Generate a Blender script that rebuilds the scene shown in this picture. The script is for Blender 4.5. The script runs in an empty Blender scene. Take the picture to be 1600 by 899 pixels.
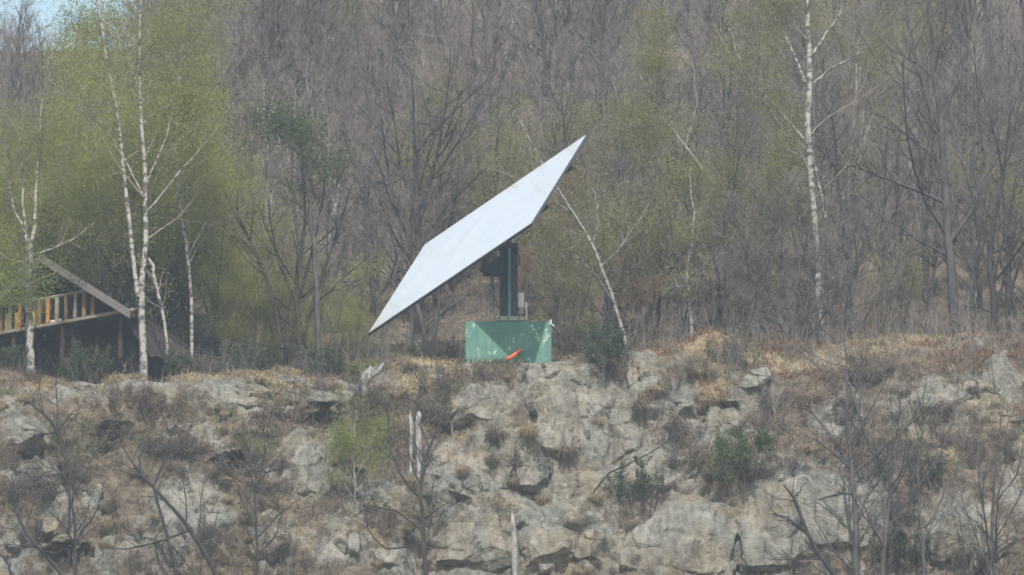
import bpy, math, random
import numpy as np
from mathutils import Vector, Matrix
from mathutils.bvhtree import BVHTree

R = math.radians
sc = bpy.context.scene
col = sc.collection

# ------------------------------------------------------------------ camera
PITCH = R(20.0)
DIST = 250.0
SCALE = 49.65                       # photo pixels per metre at the mirror (8 m x 5 m)
FPX = SCALE * DIST
F = np.array([0, math.cos(PITCH), math.sin(PITCH)])
UP = np.array([0, -math.sin(PITCH), math.cos(PITCH)])
CAM = -DIST * F
cam_d = bpy.data.cameras.new('camera')
cam_d.sensor_width = 36.0
cam_d.lens = FPX / 1600.0 * 36.0
cam_d.clip_start = 1.0
cam_d.clip_end = 3000.0
cam = bpy.data.objects.new('camera', cam_d)
cam.location = CAM
cam.rotation_euler = (math.pi / 2 + PITCH, 0, 0)
col.objects.link(cam)
sc.camera = cam

# ------------------------------------------------------------------ sky, sun, exposure
SUN_EL, SUN_AZ = R(49.0), R(180.0)      # the sun stands behind the camera
world = bpy.data.worlds.new('World')
sc.world = world
world.use_nodes = True
wn = world.node_tree
wn.nodes.clear()
sky = wn.nodes.new('ShaderNodeTexSky')
sky.sky_type = 'NISHITA'
sky.sun_disc = False
sky.sun_elevation = SUN_EL
sky.sun_rotation = SUN_AZ
sky.altitude = 0
sky.air_density = 2.2
sky.dust_density = 1.0
sky.ozone_density = 1.0
bg = wn.nodes.new('ShaderNodeBackground')
bg.inputs['Strength'].default_value = 0.125
wo = wn.nodes.new('ShaderNodeOutputWorld')
wn.links.new(sky.outputs[0], bg.inputs['Color'])
wn.links.new(bg.outputs[0], wo.inputs['Surface'])

sun_d = bpy.data.lights.new('sun', 'SUN')
sun_d.energy = 3.3
sun_d.angle = R(0.53)
sun_d.color = (1.0, 0.95, 0.87)
sun = bpy.data.objects.new('sun', sun_d)
sun.rotation_euler = (math.pi / 2 - SUN_EL, 0, R(1.0))   # light travels towards +y and down
sun.location = (0, -60, 80)
col.objects.link(sun)

sc.view_settings.view_transform = 'Standard'
sc.view_settings.look = 'None'
sc.view_settings.exposure = 0.66
sc.view_settings.gamma = 1.0
sc.cycles.max_bounces = 5
sc.cycles.diffuse_bounces = 2
sc.cycles.glossy_bounces = 2
sc.cycles.transmission_bounces = 2
sc.cycles.transparent_max_bounces = 4
sc.cycles.volume_bounces = 0
sc.cycles.filter_width = 1.7           # the photograph is a soft long-zoom shot

# ------------------------------------------------------------------ helpers
def P(px, py, y=0.0):
    """photo pixel -> world point on the vertical plane at depth y"""
    d = F * FPX + np.array([1.0, 0, 0]) * (px - 800.0) + UP * (449.5 - py)
    t = (y - CAM[1]) / d[1]
    return CAM + d * t

def project(p):
    q = np.asarray(p) - CAM
    w = q @ F
    return 800.0 + q[..., 0] / w * FPX, 449.5 - (q @ UP) / w * FPX

def sstep(a, b, x):
    t = np.clip((x - a) / (b - a), 0, 1)
    return t * t * (3 - 2 * t)

def hash3(i, j, k, seed=0):
    h = (i.astype(np.int64) * 374761393 + j.astype(np.int64) * 668265263 + k.astype(np.int64) * 2147483647 + seed * 1274126177) & 0xFFFFFFFF
    h = ((h ^ (h >> 13)) * 1274126177) & 0xFFFFFFFF
    h = ((h ^ (h >> 16)) * 2246822519) & 0xFFFFFFFF
    return ((h ^ (h >> 15)) & 0xFFFFFF) / float(0xFFFFFF)

def vnoise(p, seed=0):
    p = np.asarray(p, dtype=float)
    i = np.floor(p).astype(np.int64)
    f = p - i
    f = f * f * (3 - 2 * f)
    out = 0
    for a in (0, 1):
        for b in (0, 1):
            for c in (0, 1):
                w = (f[:, 0] if a else 1 - f[:, 0]) * (f[:, 1] if b else 1 - f[:, 1]) * (f[:, 2] if c else 1 - f[:, 2])
                out = out + w * hash3(i[:, 0] + a, i[:, 1] + b, i[:, 2] + c, seed)
    return out * 2 - 1

def fbm(p, octv=4, seed=0, gain=0.5):
    a, s, out = 1.0, 1.0, 0
    for o in range(octv):
        out = out + a * vnoise(np.asarray(p) * s + 17.3 * o, seed + o)
        a *= gain
        s *= 2.03
    return out

def cellplanes(u, v, scale, seed, tilt=0.6):
    """angular blocks: every Voronoi cell is a tilted facet with its own height"""
    x, y = u / scale, v / scale
    ix, iy = np.floor(x).astype(np.int64), np.floor(y).astype(np.int64)
    best = np.full(x.shape, 1e9)
    sec = np.full(x.shape, 1e9)
    val = np.zeros(x.shape)
    z = np.zeros_like(ix)
    for a in (-1, 0, 1):
        for b in (-1, 0, 1):
            cx, cy = ix + a, iy + b
            px = cx + hash3(cx, cy, z, seed)
            py = cy + hash3(cx, cy, z, seed + 1)
            d = np.hypot(x - px, y - py)
            h = hash3(cx, cy, z, seed + 2) - 0.5 + tilt * ((x - px) * (hash3(cx, cy, z, seed + 3) - 0.5) * 2 + (y - py) * (hash3(cx, cy, z, seed + 4) - 0.5) * 2)
            m = d < best
            sec = np.where(m, best, np.minimum(sec, d))
            val = np.where(m, h, val)
            best = np.where(m, d, best)
    return val, sec - best

def fast_mesh(name, verts, quads=None, tris=None, smooth=False, mat=None):
    me = bpy.data.meshes.new(name)
    verts = np.asarray(verts, dtype=np.float32)
    nq = 0 if quads is None else len(quads)
    nt = 0 if tris is None else len(tris)
    me.vertices.add(len(verts))
    me.vertices.foreach_set('co', verts.ravel())
    idx = []
    if nq: idx.append(np.asarray(quads, dtype=np.int32).ravel())
    if nt: idx.append(np.asarray(tris, dtype=np.int32).ravel())
    idx = np.concatenate(idx)
    me.loops.add(len(idx))
    me.loops.foreach_set('vertex_index', idx)
    starts = np.concatenate([np.arange(nq) * 4, nq * 4 + np.arange(nt) * 3]).astype(np.int32)
    me.polygons.add(nq + nt)
    me.polygons.foreach_set('loop_start', starts)
    me.polygons.foreach_set('use_smooth', np.full(nq + nt, smooth))
    me.update(calc_edges=True)
    if mat: me.materials.append(mat)
    return me

def link(name, me, parent=None, loc=None, label=None, cat=None, group=None, kind=None):
    o = bpy.data.objects.new(name, me)
    col.objects.link(o)
    if parent is not None: o.parent = parent
    if loc is not None: o.location = loc
    if label: o['label'] = label
    if cat: o['category'] = cat
    if group: o['group'] = group
    if kind: o['kind'] = kind
    return o

class MB:
    """collects boxes, prisms and tubes into one mesh"""
    def __init__(s): s.v, s.f = [], []
    def add(s, v, f):
        b = len(s.v)
        s.v += [tuple(map(float, x)) for x in v]
        s.f += [tuple(i + b for i in q) for q in f]
        return s
    def hexa(s, a):
        return s.add(a, [(0, 3, 2, 1), (4, 5, 6, 7), (0, 1, 5, 4), (1, 2, 6, 5), (2, 3, 7, 6), (3, 0, 4, 7)])
    def box(s, c, d):
        x, y, z = c
        a, b, e = d[0] / 2, d[1] / 2, d[2] / 2
        return s.hexa([(x - a, y - b, z - e), (x + a, y - b, z - e), (x + a, y + b, z - e), (x - a, y + b, z - e),
                       (x - a, y - b, z + e), (x + a, y - b, z + e), (x + a, y + b, z + e), (x - a, y + b, z + e)])
    def bar(s, p, q, w, h, upv=(0, 0, 1)):
        p, q = np.array(p, float), np.array(q, float)
        t = (q - p) / np.linalg.norm(q - p)
        a = np.cross(t, upv); a /= np.linalg.norm(a)
        b = np.cross(a, t)
        a, b = a * w / 2, b * h / 2
        return s.hexa([p - a - b, p + a - b, p + a + b, p - a + b, q - a - b, q + a - b, q + a + b, q - a + b])
    def tube(s, pts, rad, k=8):
        pts = np.array(pts, float)
        rad = np.full(len(pts), rad) if np.isscalar(rad) else np.array(rad)
        v, q = tube_arrays(pts[None], rad[None], k)
        s.add(v, [tuple(x) for x in q])
        b = len(s.v) - len(v)
        s.f.append(tuple(b + i for i in range(k - 1, -1, -1)))
        s.f.append(tuple(b + len(v) - k + i for i in range(k)))
        return s
    def mesh(s, name, mat, bevel=0.0, smooth=False):
        import bmesh
        me = bpy.data.meshes.new(name)
        me.from_pydata(s.v, [], s.f)
        bm = bmesh.new(); bm.from_mesh(me)
        bmesh.ops.recalc_face_normals(bm, faces=bm.faces)
        if bevel:
            bmesh.ops.bevel(bm, geom=list(bm.edges), offset=bevel, segments=2, affect='EDGES', clamp_overlap=True)
        bm.to_mesh(me); bm.free()
        if smooth:
            me.polygons.foreach_set('use_smooth', [True] * len(me.polygons))
        me.materials.append(mat)
        return me

def tube_arrays(Pn, Rn, k):
    B, n, _ = Pn.shape
    T = np.gradient(Pn, axis=1)
    T /= np.linalg.norm(T, axis=2, keepdims=True) + 1e-9
    mean = np.abs(T.mean(axis=1))
    ref = np.zeros((B, 3)); ref[np.arange(B), mean.argmin(axis=1)] = 1
    U = np.cross(T, ref[:, None, :]); U /= np.linalg.norm(U, axis=2, keepdims=True) + 1e-9
    V = np.cross(T, U)
    a = np.arange(k) * 2 * np.pi / k
    ring = U[:, :, None, :] * np.cos(a)[None, None, :, None] + V[:, :, None, :] * np.sin(a)[None, None, :, None]
    v = (Pn[:, :, None, :] + ring * Rn[:, :, None, None]).reshape(-1, 3)
    b = np.arange(B)[:, None, None] * n * k
    i = np.arange(n - 1)[None, :, None] * k
    j = np.arange(k)[None, None, :]
    j2 = (j + 1) % k
    q = np.stack([b + i + j, b + i + j2, b + i + k + j2, b + i + k + j], axis=-1).reshape(-1, 4)
    return v, q

# ------------------------------------------------------------------ materials
def mat(name, base, rough=0.9, noise=None, bump=None, metallic=0.0, spec=0.2, trans=None):
    """noise = (scale, colour2, amount[, stretch]) ; bump = (scale, strength, distance)"""
    m = bpy.data.materials.new(name)
    m.use_nodes = True
    nt = m.node_tree
    b = nt.nodes['Principled BSDF']
    b.inputs['Roughness'].default_value = rough
    b.inputs['Metallic'].default_value = metallic
    b.inputs['Specular IOR Level'].default_value = spec
    b.inputs['Base Color'].default_value = (*base, 1)
    tc = nt.nodes.new('ShaderNodeTexCoord')
    if noise:
        n = nt.nodes.new('ShaderNodeTexNoise')
        n.inputs['Scale'].default_value = noise[0]
        n.inputs['Detail'].default_value = 6
        n.inputs['Roughness'].default_value = 0.65
        src = tc.outputs['Object']
        if len(noise) > 3:
            mp = nt.nodes.new('ShaderNodeMapping')
            mp.inputs['Scale'].default_value = noise[3]
            nt.links.new(src, mp.inputs['Vector']); src = mp.outputs[0]
        nt.links.new(src, n.inputs['Vector'])
        r = nt.nodes.new('ShaderNodeValToRGB')
        c, w = noise[2] if isinstance(noise[2], tuple) else (noise[2], 0.15)
        r.color_ramp.elements[0].position = c - w
        r.color_ramp.elements[1].position = c + w
        r.color_ramp.elements[0].color = (*base, 1)
        r.color_ramp.elements[1].color = (*noise[1], 1)
        nt.links.new(n.outputs['Fac'], r.inputs['Fac'])
        nt.links.new(r.outputs[0], b.inputs['Base Color'])
    if bump:
        n2 = nt.nodes.new('ShaderNodeTexNoise')
        n2.inputs['Scale'].default_value = bump[0]
        n2.inputs['Detail'].default_value = 8
        nt.links.new(tc.outputs['Object'], n2.inputs['Vector'])
        bp = nt.nodes.new('ShaderNodeBump')
        bp.inputs['Strength'].default_value = bump[1]
        bp.inputs['Distance'].default_value = bump[2]
        nt.links.new(n2.outputs['Fac'], bp.inputs['Height'])
        nt.links.new(bp.outputs[0], b.inputs['Normal'])
    return m

def leaf_mat(name, c1, c2, transl=0.45):
    m = bpy.data.materials.new(name)
    m.use_nodes = True
    nt = m.node_tree
    nt.nodes.clear()
    o = nt.nodes.new('ShaderNodeOutputMaterial')
    d = nt.nodes.new('ShaderNodeBsdfDiffuse')
    t = nt.nodes.new('ShaderNodeBsdfTranslucent')
    mx = nt.nodes.new('ShaderNodeMixShader'); mx.inputs[0].default_value = transl
    tc = nt.nodes.new('ShaderNodeTexCoord')
    n = nt.nodes.new('ShaderNodeTexNoise'); n.inputs['Scale'].default_value = 1.7; n.inputs['Detail'].default_value = 5
    r = nt.nodes.new('ShaderNodeValToRGB')
    r.color_ramp.elements[0].position = 0.35; r.color_ramp.elements[1].position = 0.65
    r.color_ramp.elements[0].color = (*c1, 1); r.color_ramp.elements[1].color = (*c2, 1)
    nt.links.new(tc.outputs['Object'], n.inputs['Vector'])
    nt.links.new(n.outputs['Fac'], r.inputs['Fac'])
    nt.links.new(r.outputs[0], d.inputs['Color']); nt.links.new(r.outputs[0], t.inputs['Color'])
    nt.links.new(d.outputs[0], mx.inputs[1]); nt.links.new(t.outputs[0], mx.inputs[2])
    nt.links.new(mx.outputs[0], o.inputs['Surface'])
    return m

M = {}
M['bark_dark'] = mat('bark_dark', (0.03, 0.026, 0.025), noise=(6, (0.065, 0.057, 0.054), 0.55, (1, 1, 0.3)), bump=(25, 0.5, 0.02))
M['bark_grey'] = mat('bark_grey', (0.045, 0.04, 0.038), noise=(5, (0.11, 0.1, 0.095), 0.52, (1, 1, 0.3)), bump=(25, 0.5, 0.02))
M['birch_bark'] = mat('birch_bark', (0.36, 0.35, 0.325), noise=(3.6, (0.08, 0.072, 0.068), (0.52, 0.07), (1.2, 1.2, 1.8)), bump=(18, 0.4, 0.02))
M['bark_pale'] = mat('bark_pale', (0.3, 0.285, 0.265), noise=(3.2, (0.1, 0.09, 0.085), (0.52, 0.08), (1.2, 1.2, 2.2)), bump=(18, 0.4, 0.02))
M['dead_wood'] = mat('dead_wood', (0.37, 0.355, 0.34), noise=(5, (0.12, 0.11, 0.105), (0.51, 0.1), (3, 3, 0.6)), bump=(20, 0.6, 0.02))
M['twig_mauve'] = mat('twig_mauve', (0.19, 0.153, 0.142), noise=(0.9, (0.27, 0.222, 0.205), 0.5))
M['twig_grey'] = mat('twig_grey', (0.14, 0.125, 0.122), noise=(0.9, (0.21, 0.19, 0.184), 0.5))
M['twig_dark'] = mat('twig_dark', (0.055, 0.047, 0.045), noise=(0.9, (0.095, 0.082, 0.077), 0.5))
M['twig_rust'] = mat('twig_rust', (0.2, 0.14, 0.1), noise=(0.9, (0.26, 0.19, 0.14), 0.5))
M['twig_birch'] = mat('twig_birch', (0.2, 0.17, 0.13), noise=(0.9, (0.27, 0.24, 0.2), 0.5))
M['leaf_birch'] = leaf_mat('leaf_birch', (0.27, 0.285, 0.075), (0.33, 0.335, 0.1))
M['leaf_fresh'] = leaf_mat('leaf_fresh', (0.2, 0.25, 0.055), (0.25, 0.295, 0.075))
M['leaf_olive'] = leaf_mat('leaf_olive', (0.23, 0.225, 0.085), (0.29, 0.28, 0.11))
M['leaf_rust'] = leaf_mat('leaf_rust', (0.24, 0.17, 0.1), (0.28, 0.21, 0.13))
M['leaf_dark_and_shade'] = leaf_mat('leaf_dark_and_shade', (0.065, 0.1, 0.04), (0.12, 0.155, 0.06), 0.25)  # dark leaf green, for a bush and for painted crown shade
M['leaf_broom'] = leaf_mat('leaf_broom', (0.06, 0.085, 0.045), (0.09, 0.115, 0.06), 0.2)
M['straw'] = leaf_mat('straw', (0.36, 0.285, 0.17), (0.52, 0.43, 0.28), 0.3)
M['tuft'] = leaf_mat('tuft', (0.24, 0.19, 0.13), (0.38, 0.31, 0.2), 0.3)
M['bracken'] = leaf_mat('bracken', (0.2, 0.11, 0.075), (0.27, 0.16, 0.11), 0.25)
M['heath'] = leaf_mat('heath', (0.13, 0.1, 0.075), (0.19, 0.155, 0.115), 0.2)

def rock_nodes(nt, b):
    tc = nt.nodes.new('ShaderNodeTexCoord')
    geo = nt.nodes.new('ShaderNodeNewGeometry')
    def noise(scale, detail=8, rough=0.65, vec=None):
        n = nt.nodes.new('ShaderNodeTexNoise')
        n.inputs['Scale'].default_value = scale; n.inputs['Detail'].default_value = detail; n.inputs['Roughness'].default_value = rough
        nt.links.new(vec or geo.outputs['Position'], n.inputs['Vector'])
        return n.outputs['Fac']
    def ramp(fac, stops):
        r = nt.nodes.new('ShaderNodeValToRGB')
        while len(r.color_ramp.elements) < len(stops): r.color_ramp.elements.new(0.5)
        for e, (p, c) in zip(r.color_ramp.elements, stops): e.position = p; e.color = (*c, 1)
        nt.links.new(fac, r.inputs['Fac'])
        return r.outputs[0]
    def mix(f, a, b_, mode='MIX'):
        m = nt.nodes.new('ShaderNodeMix'); m.data_type = 'RGBA'; m.blend_type = mode
        if isinstance(f, float): m.inputs[0].default_value = f
        else: nt.links.new(f, m.inputs[0])
        nt.links.new(a, m.inputs[6]); nt.links.new(b_, m.inputs[7])
        return m.outputs[2]
    base = ramp(noise(1.3), [(0.3, (0.14, 0.135, 0.125)), (0.48, (0.25, 0.24, 0.215)), (0.68, (0.38, 0.36, 0.325))])
    stain = ramp(noise(0.7, 5), [(0.45, (1, 1, 1)), (0.62, (1.0, 0.86, 0.68))])
    c = mix(0.8, base, stain, 'MULTIPLY')
    mp = nt.nodes.new('ShaderNodeMapping'); mp.inputs['Scale'].default_value = (5, 5, 1.1); mp.inputs['Rotation'].default_value = (0, 0.25, 0)
    nt.links.new(geo.outputs['Position'], mp.inputs['Vector'])
    streak = ramp(noise(1.0, 6, 0.7, mp.outputs[0]), [(0.36, (0.48, 0.47, 0.46)), (0.56, (1.1, 1.1, 1.08))])
    c = mix(0.75, c, streak, 'MULTIPLY')
    lich = ramp(noise(4.5, 6, 0.7), [(0.56, (0, 0, 0)), (0.68, (1, 1, 1))])
    lc = nt.nodes.new('ShaderNodeRGB'); lc.outputs[0].default_value = (0.27, 0.265, 0.2, 1)
    c = mix(lich, c, lc.outputs[0])
    vo = nt.nodes.new('ShaderNodeTexVoronoi'); vo.feature = 'DISTANCE_TO_EDGE'; vo.inputs['Scale'].default_value = 1.5
    mp2 = nt.nodes.new('ShaderNodeMapping'); mp2.inputs['Scale'].default_value = (1.3, 1.3, 0.7)
    nt.links.new(geo.outputs['Position'], mp2.inputs['Vector'])
    nv = nt.nodes.new('ShaderNodeTexNoise'); nv.inputs['Scale'].default_value = 2.0; nv.inputs['Detail'].default_value = 4
    nt.links.new(mp2.outputs[0], nv.inputs['Vector'])
    va = nt.nodes.new('ShaderNodeVectorMath'); va.operation = 'MULTIPLY_ADD'
    va.inputs[1].default_value = (0.9, 0.9, 0.9)
    nt.links.new(nv.outputs['Color'], va.inputs[0]); nt.links.new(mp2.outputs[0], va.inputs[2])
    nt.links.new(va.outputs[0], vo.inputs['Vector'])
    crack = ramp(vo.outputs['Distance'], [(0.0, (0, 0, 0)), (0.035, (1, 1, 1))])
    ht = nt.nodes.new('ShaderNodeMath'); ht.operation = 'MULTIPLY_ADD'; ht.inputs[1].default_value = 0.1
    nt.links.new(crack, ht.inputs[0]); nt.links.new(noise(7, 10, 0.7), ht.inputs[2])
    bp = nt.nodes.new('ShaderNodeBump'); bp.inputs['Strength'].default_value = 0.9; bp.inputs['Distance'].default_value = 0.2
    nt.links.new(ht.outputs[0], bp.inputs['Height'])
    return c, bp, noise, ramp, mix

def make_rock_mat():
    m = bpy.data.materials.new('rock'); m.use_nodes = True
    nt = m.node_tree; b = nt.nodes['Principled BSDF']
    b.inputs['Roughness'].default_value = 0.92; b.inputs['Specular IOR Level'].default_value = 0.15
    c, bp, noise, ramp, mix = rock_nodes(nt, b)
    nt.links.new(c, b.inputs['Base Color']); nt.links.new(bp.outputs[0], b.inputs['Normal'])
    return m
M['rock'] = make_rock_mat()

def make_ground_mat():
    m = bpy.data.materials.new('ground'); m.use_nodes = True
    nt = m.node_tree; b = nt.nodes['Principled BSDF']
    b.inputs['Roughness'].default_value = 0.95; b.inputs['Specular IOR Level'].default_value = 0.1
    rock, bp, noise, ramp, mix = rock_nodes(nt, b)
    at = nt.nodes.new('ShaderNodeAttribute'); at.attribute_name = 'cover'
    sep = nt.nodes.new('ShaderNodeSeparateColor'); nt.links.new(at.outputs['Color'], sep.inputs[0])
    soil = ramp(noise(2.4), [(0.3, (0.1, 0.08, 0.06)), (0.5, (0.175, 0.14, 0.105)), (0.66, (0.25, 0.2, 0.15)), (0.8, (0.33, 0.27, 0.19))])
    straw = ramp(noise(5.0), [(0.3, (0.2, 0.155, 0.1)), (0.6, (0.4, 0.32, 0.21))])
    moss = ramp(noise(6.0), [(0.3, (0.09, 0.09, 0.045)), (0.65, (0.17, 0.16, 0.085))])
    c = mix(sep.outputs[1], soil, straw)
    c = mix(sep.outputs[2], c, moss)
    c = mix(sep.outputs[0], c, rock)
    nt.links.new(c, b.inputs['Base Color']); nt.links.new(bp.outputs[0], b.inputs['Normal'])
    return m
M['ground'] = make_ground_mat()

# ------------------------------------------------------------------ terrain
PROF = np.array([(-330, -112), (-235, -88.5), (-120, -68), (-40, -46), (-16, -30), (-9, -19.5), (-7, -15.2), (-5.1, -11.3), (-2.9, -6.6),
                 (-1.5, -3.8), (-0.75, -2.75), (0.2, -2.42), (2.5, -2.15), (5, -1.3), (8, -0.1), (28, 12.4), (45, 23.6), (80, 44), (110, 46), (170, 30)], float)
def profile_rows():
    seg = np.hypot(*np.diff(PROF, axis=0).T)
    S = np.concatenate([[0], np.cumsum(seg)])
    yS = lambda y: np.interp(y, PROF[:, 0], S)
    s = np.concatenate([np.linspace(0, yS(-16), 24, endpoint=False), np.arange(yS(-16), yS(-7.2), 0.3), np.arange(yS(-7.2), yS(0.3), 0.05),
                        np.arange(yS(0.3), yS(8), 0.09), np.arange(yS(8), yS(48), 0.45), np.linspace(yS(48), S[-1], 60)])
    # smooth the corners
    off = np.linspace(-0.8, 0.8, 17)
    sm = lambda k: np.mean([np.interp(s + o, S, PROF[:, k]) for o in off], axis=0)
    y, z = sm(0), sm(1)
    ty, tz = np.gradient(y, s), np.gradient(z, s)
    l = np.hypot(ty, tz)
    return s, y, z, -tz / l, ty / l       # normal = (0, -tz, ty)

# bare rock, as pixel ellipses turned into places on the cliff: (px, py, rx, ry)
ROCK = [(22, 640, 26, 26), (35, 690, 42, 32), (45, 745, 40, 28), (145, 770, 22, 30), (95, 815, 36, 62), (300, 790, 62, 52), (250, 850, 48, 44),
        (165, 875, 26, 40), (300, 680, 52, 26), (380, 622, 66, 34), (450, 605, 70, 20), (478, 735, 42, 56), (560, 592, 50, 28), (20, 845, 30, 40), (930, 600, 40, 20),
        (915, 660, 92, 68), (850, 590, 50, 34), (880, 770, 80, 70), (770, 625, 52, 34), (700, 740, 44, 66), (770, 725, 66, 60), (745, 850, 90, 60), (650, 870, 60, 40), (850, 840, 70, 60),
        (980, 720, 70, 56), (1000, 592, 34, 24), (1070, 840, 80, 66), (1250, 810, 105, 80), (1120, 665, 44, 40), (1185, 600, 38, 26), (1300, 645, 40, 30),
        (1060, 640, 46, 34), (1460, 640, 70, 44), (1545, 620, 60, 50), (1340, 790, 66, 54), (1500, 840, 70, 60), (1180, 870, 60, 40), (590, 780, 50, 50), (930, 870, 50, 40),
        (130, 612, 60, 22), (230, 610, 40, 20), (1040, 760, 50, 30), (430, 850, 40, 40), (540, 860, 50, 40), (1590, 760, 40, 60)]
SLABS = [(915, 660, 90, 70), (880, 770, 80, 50), (985, 700, 60, 50), (700, 730, 40, 50), (850, 590, 44, 28), (1070, 835, 66, 56), (1250, 810, 90, 68), (300, 790, 48, 42), (745, 850, 62, 42), (770, 625, 40, 24), (480, 735, 32, 44)]
STRAW = [(340, 602, 70, 10), (420, 584, 90, 9), (490, 572, 60, 8), (310, 600, 30, 20), (640, 598, 50, 16), (1070, 552, 75, 26), (1010, 530, 60, 14), (1450, 535, 90, 16), (1470, 722, 30, 18),
         (1340, 545, 60, 16), (670, 565, 50, 8), (880, 562, 40, 8), (1110, 600, 30, 16), (830, 700, 16, 10), (800, 770, 30, 6), (250, 870, 30, 16), (880, 880, 30, 14), (1200, 690, 30, 10),
         (170, 590, 60, 10), (60, 600, 40, 10), (1160, 640, 30, 12), (610, 850, 40, 20), (1230, 560, 50, 12)]
MOSS = [(110, 690, 60, 24), (730, 610, 40, 14), (520, 620, 40, 14), (690, 600, 24, 12), (560, 650, 50, 40), (1130, 720, 50, 30), (200, 560, 200, 14), (700, 550, 200, 10), (400, 700, 50, 20)]
CAVE = [(492, 652, 36, 20), (355, 722, 26, 9), (176, 672, 20, 8), (112, 862, 36, 14), (700, 785, 34, 9), (1130, 640, 20, 7)]
def ell(px, py, lst, soft=0.35, wob=None):
    out = np.zeros(px.shape)
    for cx, cy, rx, ry in lst:
        d = np.hypot((px - cx) / rx, (py - cy) / ry)
        if wob is not None: d = d + wob
        out = np.maximum(out, 1 - sstep(1 - soft, 1 + soft, d))
    return out

def build_terrain():
    s, y0, z0, ny, nz = profile_rows()
    xs = np.concatenate([-np.geomspace(170, 19.5, 14), np.arange(-19, 19.01, 0.084), np.geomspace(19.5, 170, 14)])
    nr, nc = len(s), len(xs)
    X = np.broadcast_to(xs[None, :], (nr, nc)).ravel()
    Sg = np.repeat(s, nc); Y = np.repeat(y0, nc); Z = np.repeat(z0, nc); NY = np.repeat(ny, nc); NZ = np.repeat(nz, nc)
    # the hill falls away to the left; the bank stands higher on the right
    Z = Z - 4.0 * sstep(-10, -17, X) * sstep(20, 45, Y) + 0.95 * sstep(2.5, 7, X) * sstep(-2.2, 2.5, Y) * (1 - sstep(20, 40, Y))
    Z = Z - 0.4 * sstep(-4, -8, X) * sstep(-4, 0, Y) * (1 - sstep(6, 12, Y))
    Z = Z + 0.42 * fbm(np.stack([X * 0.42, X * 0, X * 0 + 3.3], 1), 3, 88) * sstep(-4, -0.8, Y) * (1 - sstep(1.5, 5, Y)) * sstep(1.8, 3.6, np.abs(X + 0.1))
    base = np.stack([X, Y, Z], 1)
    px, py = project(base)
    near = (Y > -8) & (Y < 1.2)
    w1 = fbm(base * 1.6, 4, 5)
    w2 = fbm(base * 4.5, 3, 9)
    wob = 0.45 * w1 + 0.28 * w2
    cliff = sstep(-9.5, -6.5, Y) * (1 - sstep(-0.7, 0.8, Y))
    rock = np.where(near, ell(px, py, ROCK, 0.18, wob), 0.0)
    rock = np.maximum(rock, sstep(0.5, 0.75, w1 + 0.5 * w2) * cliff * 0.9)
    straw = np.where(Y < 12, ell(px, py, STRAW, 0.5, wob), 0) * (1 - rock)
    straw = np.maximum(straw, 0.6 * sstep(0.3, 0.8, fbm(base * 0.9, 4, 31)) * (1 - rock))
    moss = ell(px, py, MOSS, 0.5, wob) * (1 - rock)
    moss = np.maximum(moss, 0.7 * sstep(0.3, 0.9, fbm(base * 0.8, 4, 41)) * (1 - rock))
    # relief
    flat = 1 - np.exp(-(np.maximum(np.abs(X + 0.1) - 1.6, 0) ** 2 + np.maximum(np.abs(Y - 1.2) - 1.4, 0) ** 2) / 0.5)
    def blur(a, r):
        g = a.reshape(nr, nc)
        for ax in (0, 1):
            pad = np.pad(g, [(r + 1, r) if k == ax else (0, 0) for k in (0, 1)], mode='edge')
            cs = np.cumsum(pad, axis=ax)
            n_ = 2 * r + 1
            g = (cs[n_:] - cs[:-n_]) / n_ if ax == 0 else (cs[:, n_:] - cs[:, :-n_]) / n_
        return g.ravel()
    big, _ = cellplanes(X + 0.6 * w1, Sg + 0.5 * w1, 2.8, 3, 0.9)
    big = blur(blur(big, 9), 7)
    mid, edge = cellplanes(X + 0.25 * w1 + 0.1 * w2, Sg * 0.7 + 0.25 * w1, 1.25, 13, 1.0)
    mid = blur(mid, 1)
    sml, edge2 = cellplanes(X * 1.3 + 0.08 * w2, Sg * 0.7 + 0.1 * w1, 0.5, 23, 1.0)
    stri = fbm(np.stack([X * 3.2 + Sg * 0.9, Sg * 0.55, X * 0], 1), 4, 66)
    slab = np.where(near, ell(px, py, SLABS, 0.3, 0.3 * wob), 0)
    mid = mid * (1 - 0.75 * slab); sml = sml * (1 - 0.7 * slab); edge = np.maximum(edge, 0.3 * slab); edge2 = np.maximum(edge2, 0.3 * slab)
    d = cliff * (0.75 * big + 0.45 * fbm(base * 0.4, 3, 50) + (0.36 * mid - 0.12 * (1 - sstep(0, 0.1, edge))) * (0.35 + 0.65 * rock) + (0.1 * sml - 0.045 * (1 - sstep(0, 0.1, edge2)) + 0.09 * stri) * rock)
    d += cliff * (1 - rock) * 0.1 * fbm(base * 2.2, 3, 58)
    d += cliff * (1 - rock) * 0.12 * np.abs(w2)
    d += 0.05 * w2 + (1 - cliff) * (0.12 * w1 + 0.4 * sstep(6, 12, Y) * fbm(base * 0.25, 3, 60))
    d = np.where(d > 0, d * (1 - 0.8 * sstep(-2.2, -0.6, Y) * sstep(1.0, -3.0, X)), d)
    d *= 0.06 + 0.94 * flat
    V = base.copy()
    V[:, 1] += NY * d
    V[:, 2] += NZ * d
    cave = np.where(near, ell(px, py, CAVE, 0.3, 1.1 * wob), 0)
    V[:, 1] += 1.2 * cave
    V[:, 2] -= 0.12 * cave
    i = np.arange(nr - 1)[:, None] * nc; j = np.arange(nc - 1)[None, :]
    q = np.stack([i + j, i + j + 1, i + nc + j + 1, i + nc + j], -1).reshape(-1, 4)
    me = fast_mesh('ground', V, q, smooth=True, mat=M['ground'])
    ca = me.color_attributes.new('cover', 'FLOAT_COLOR', 'POINT')
    ca.data.foreach_set('color', np.stack([rock, straw, moss, np.ones_like(rock)], 1).astype(np.float32).ravel())
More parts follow.
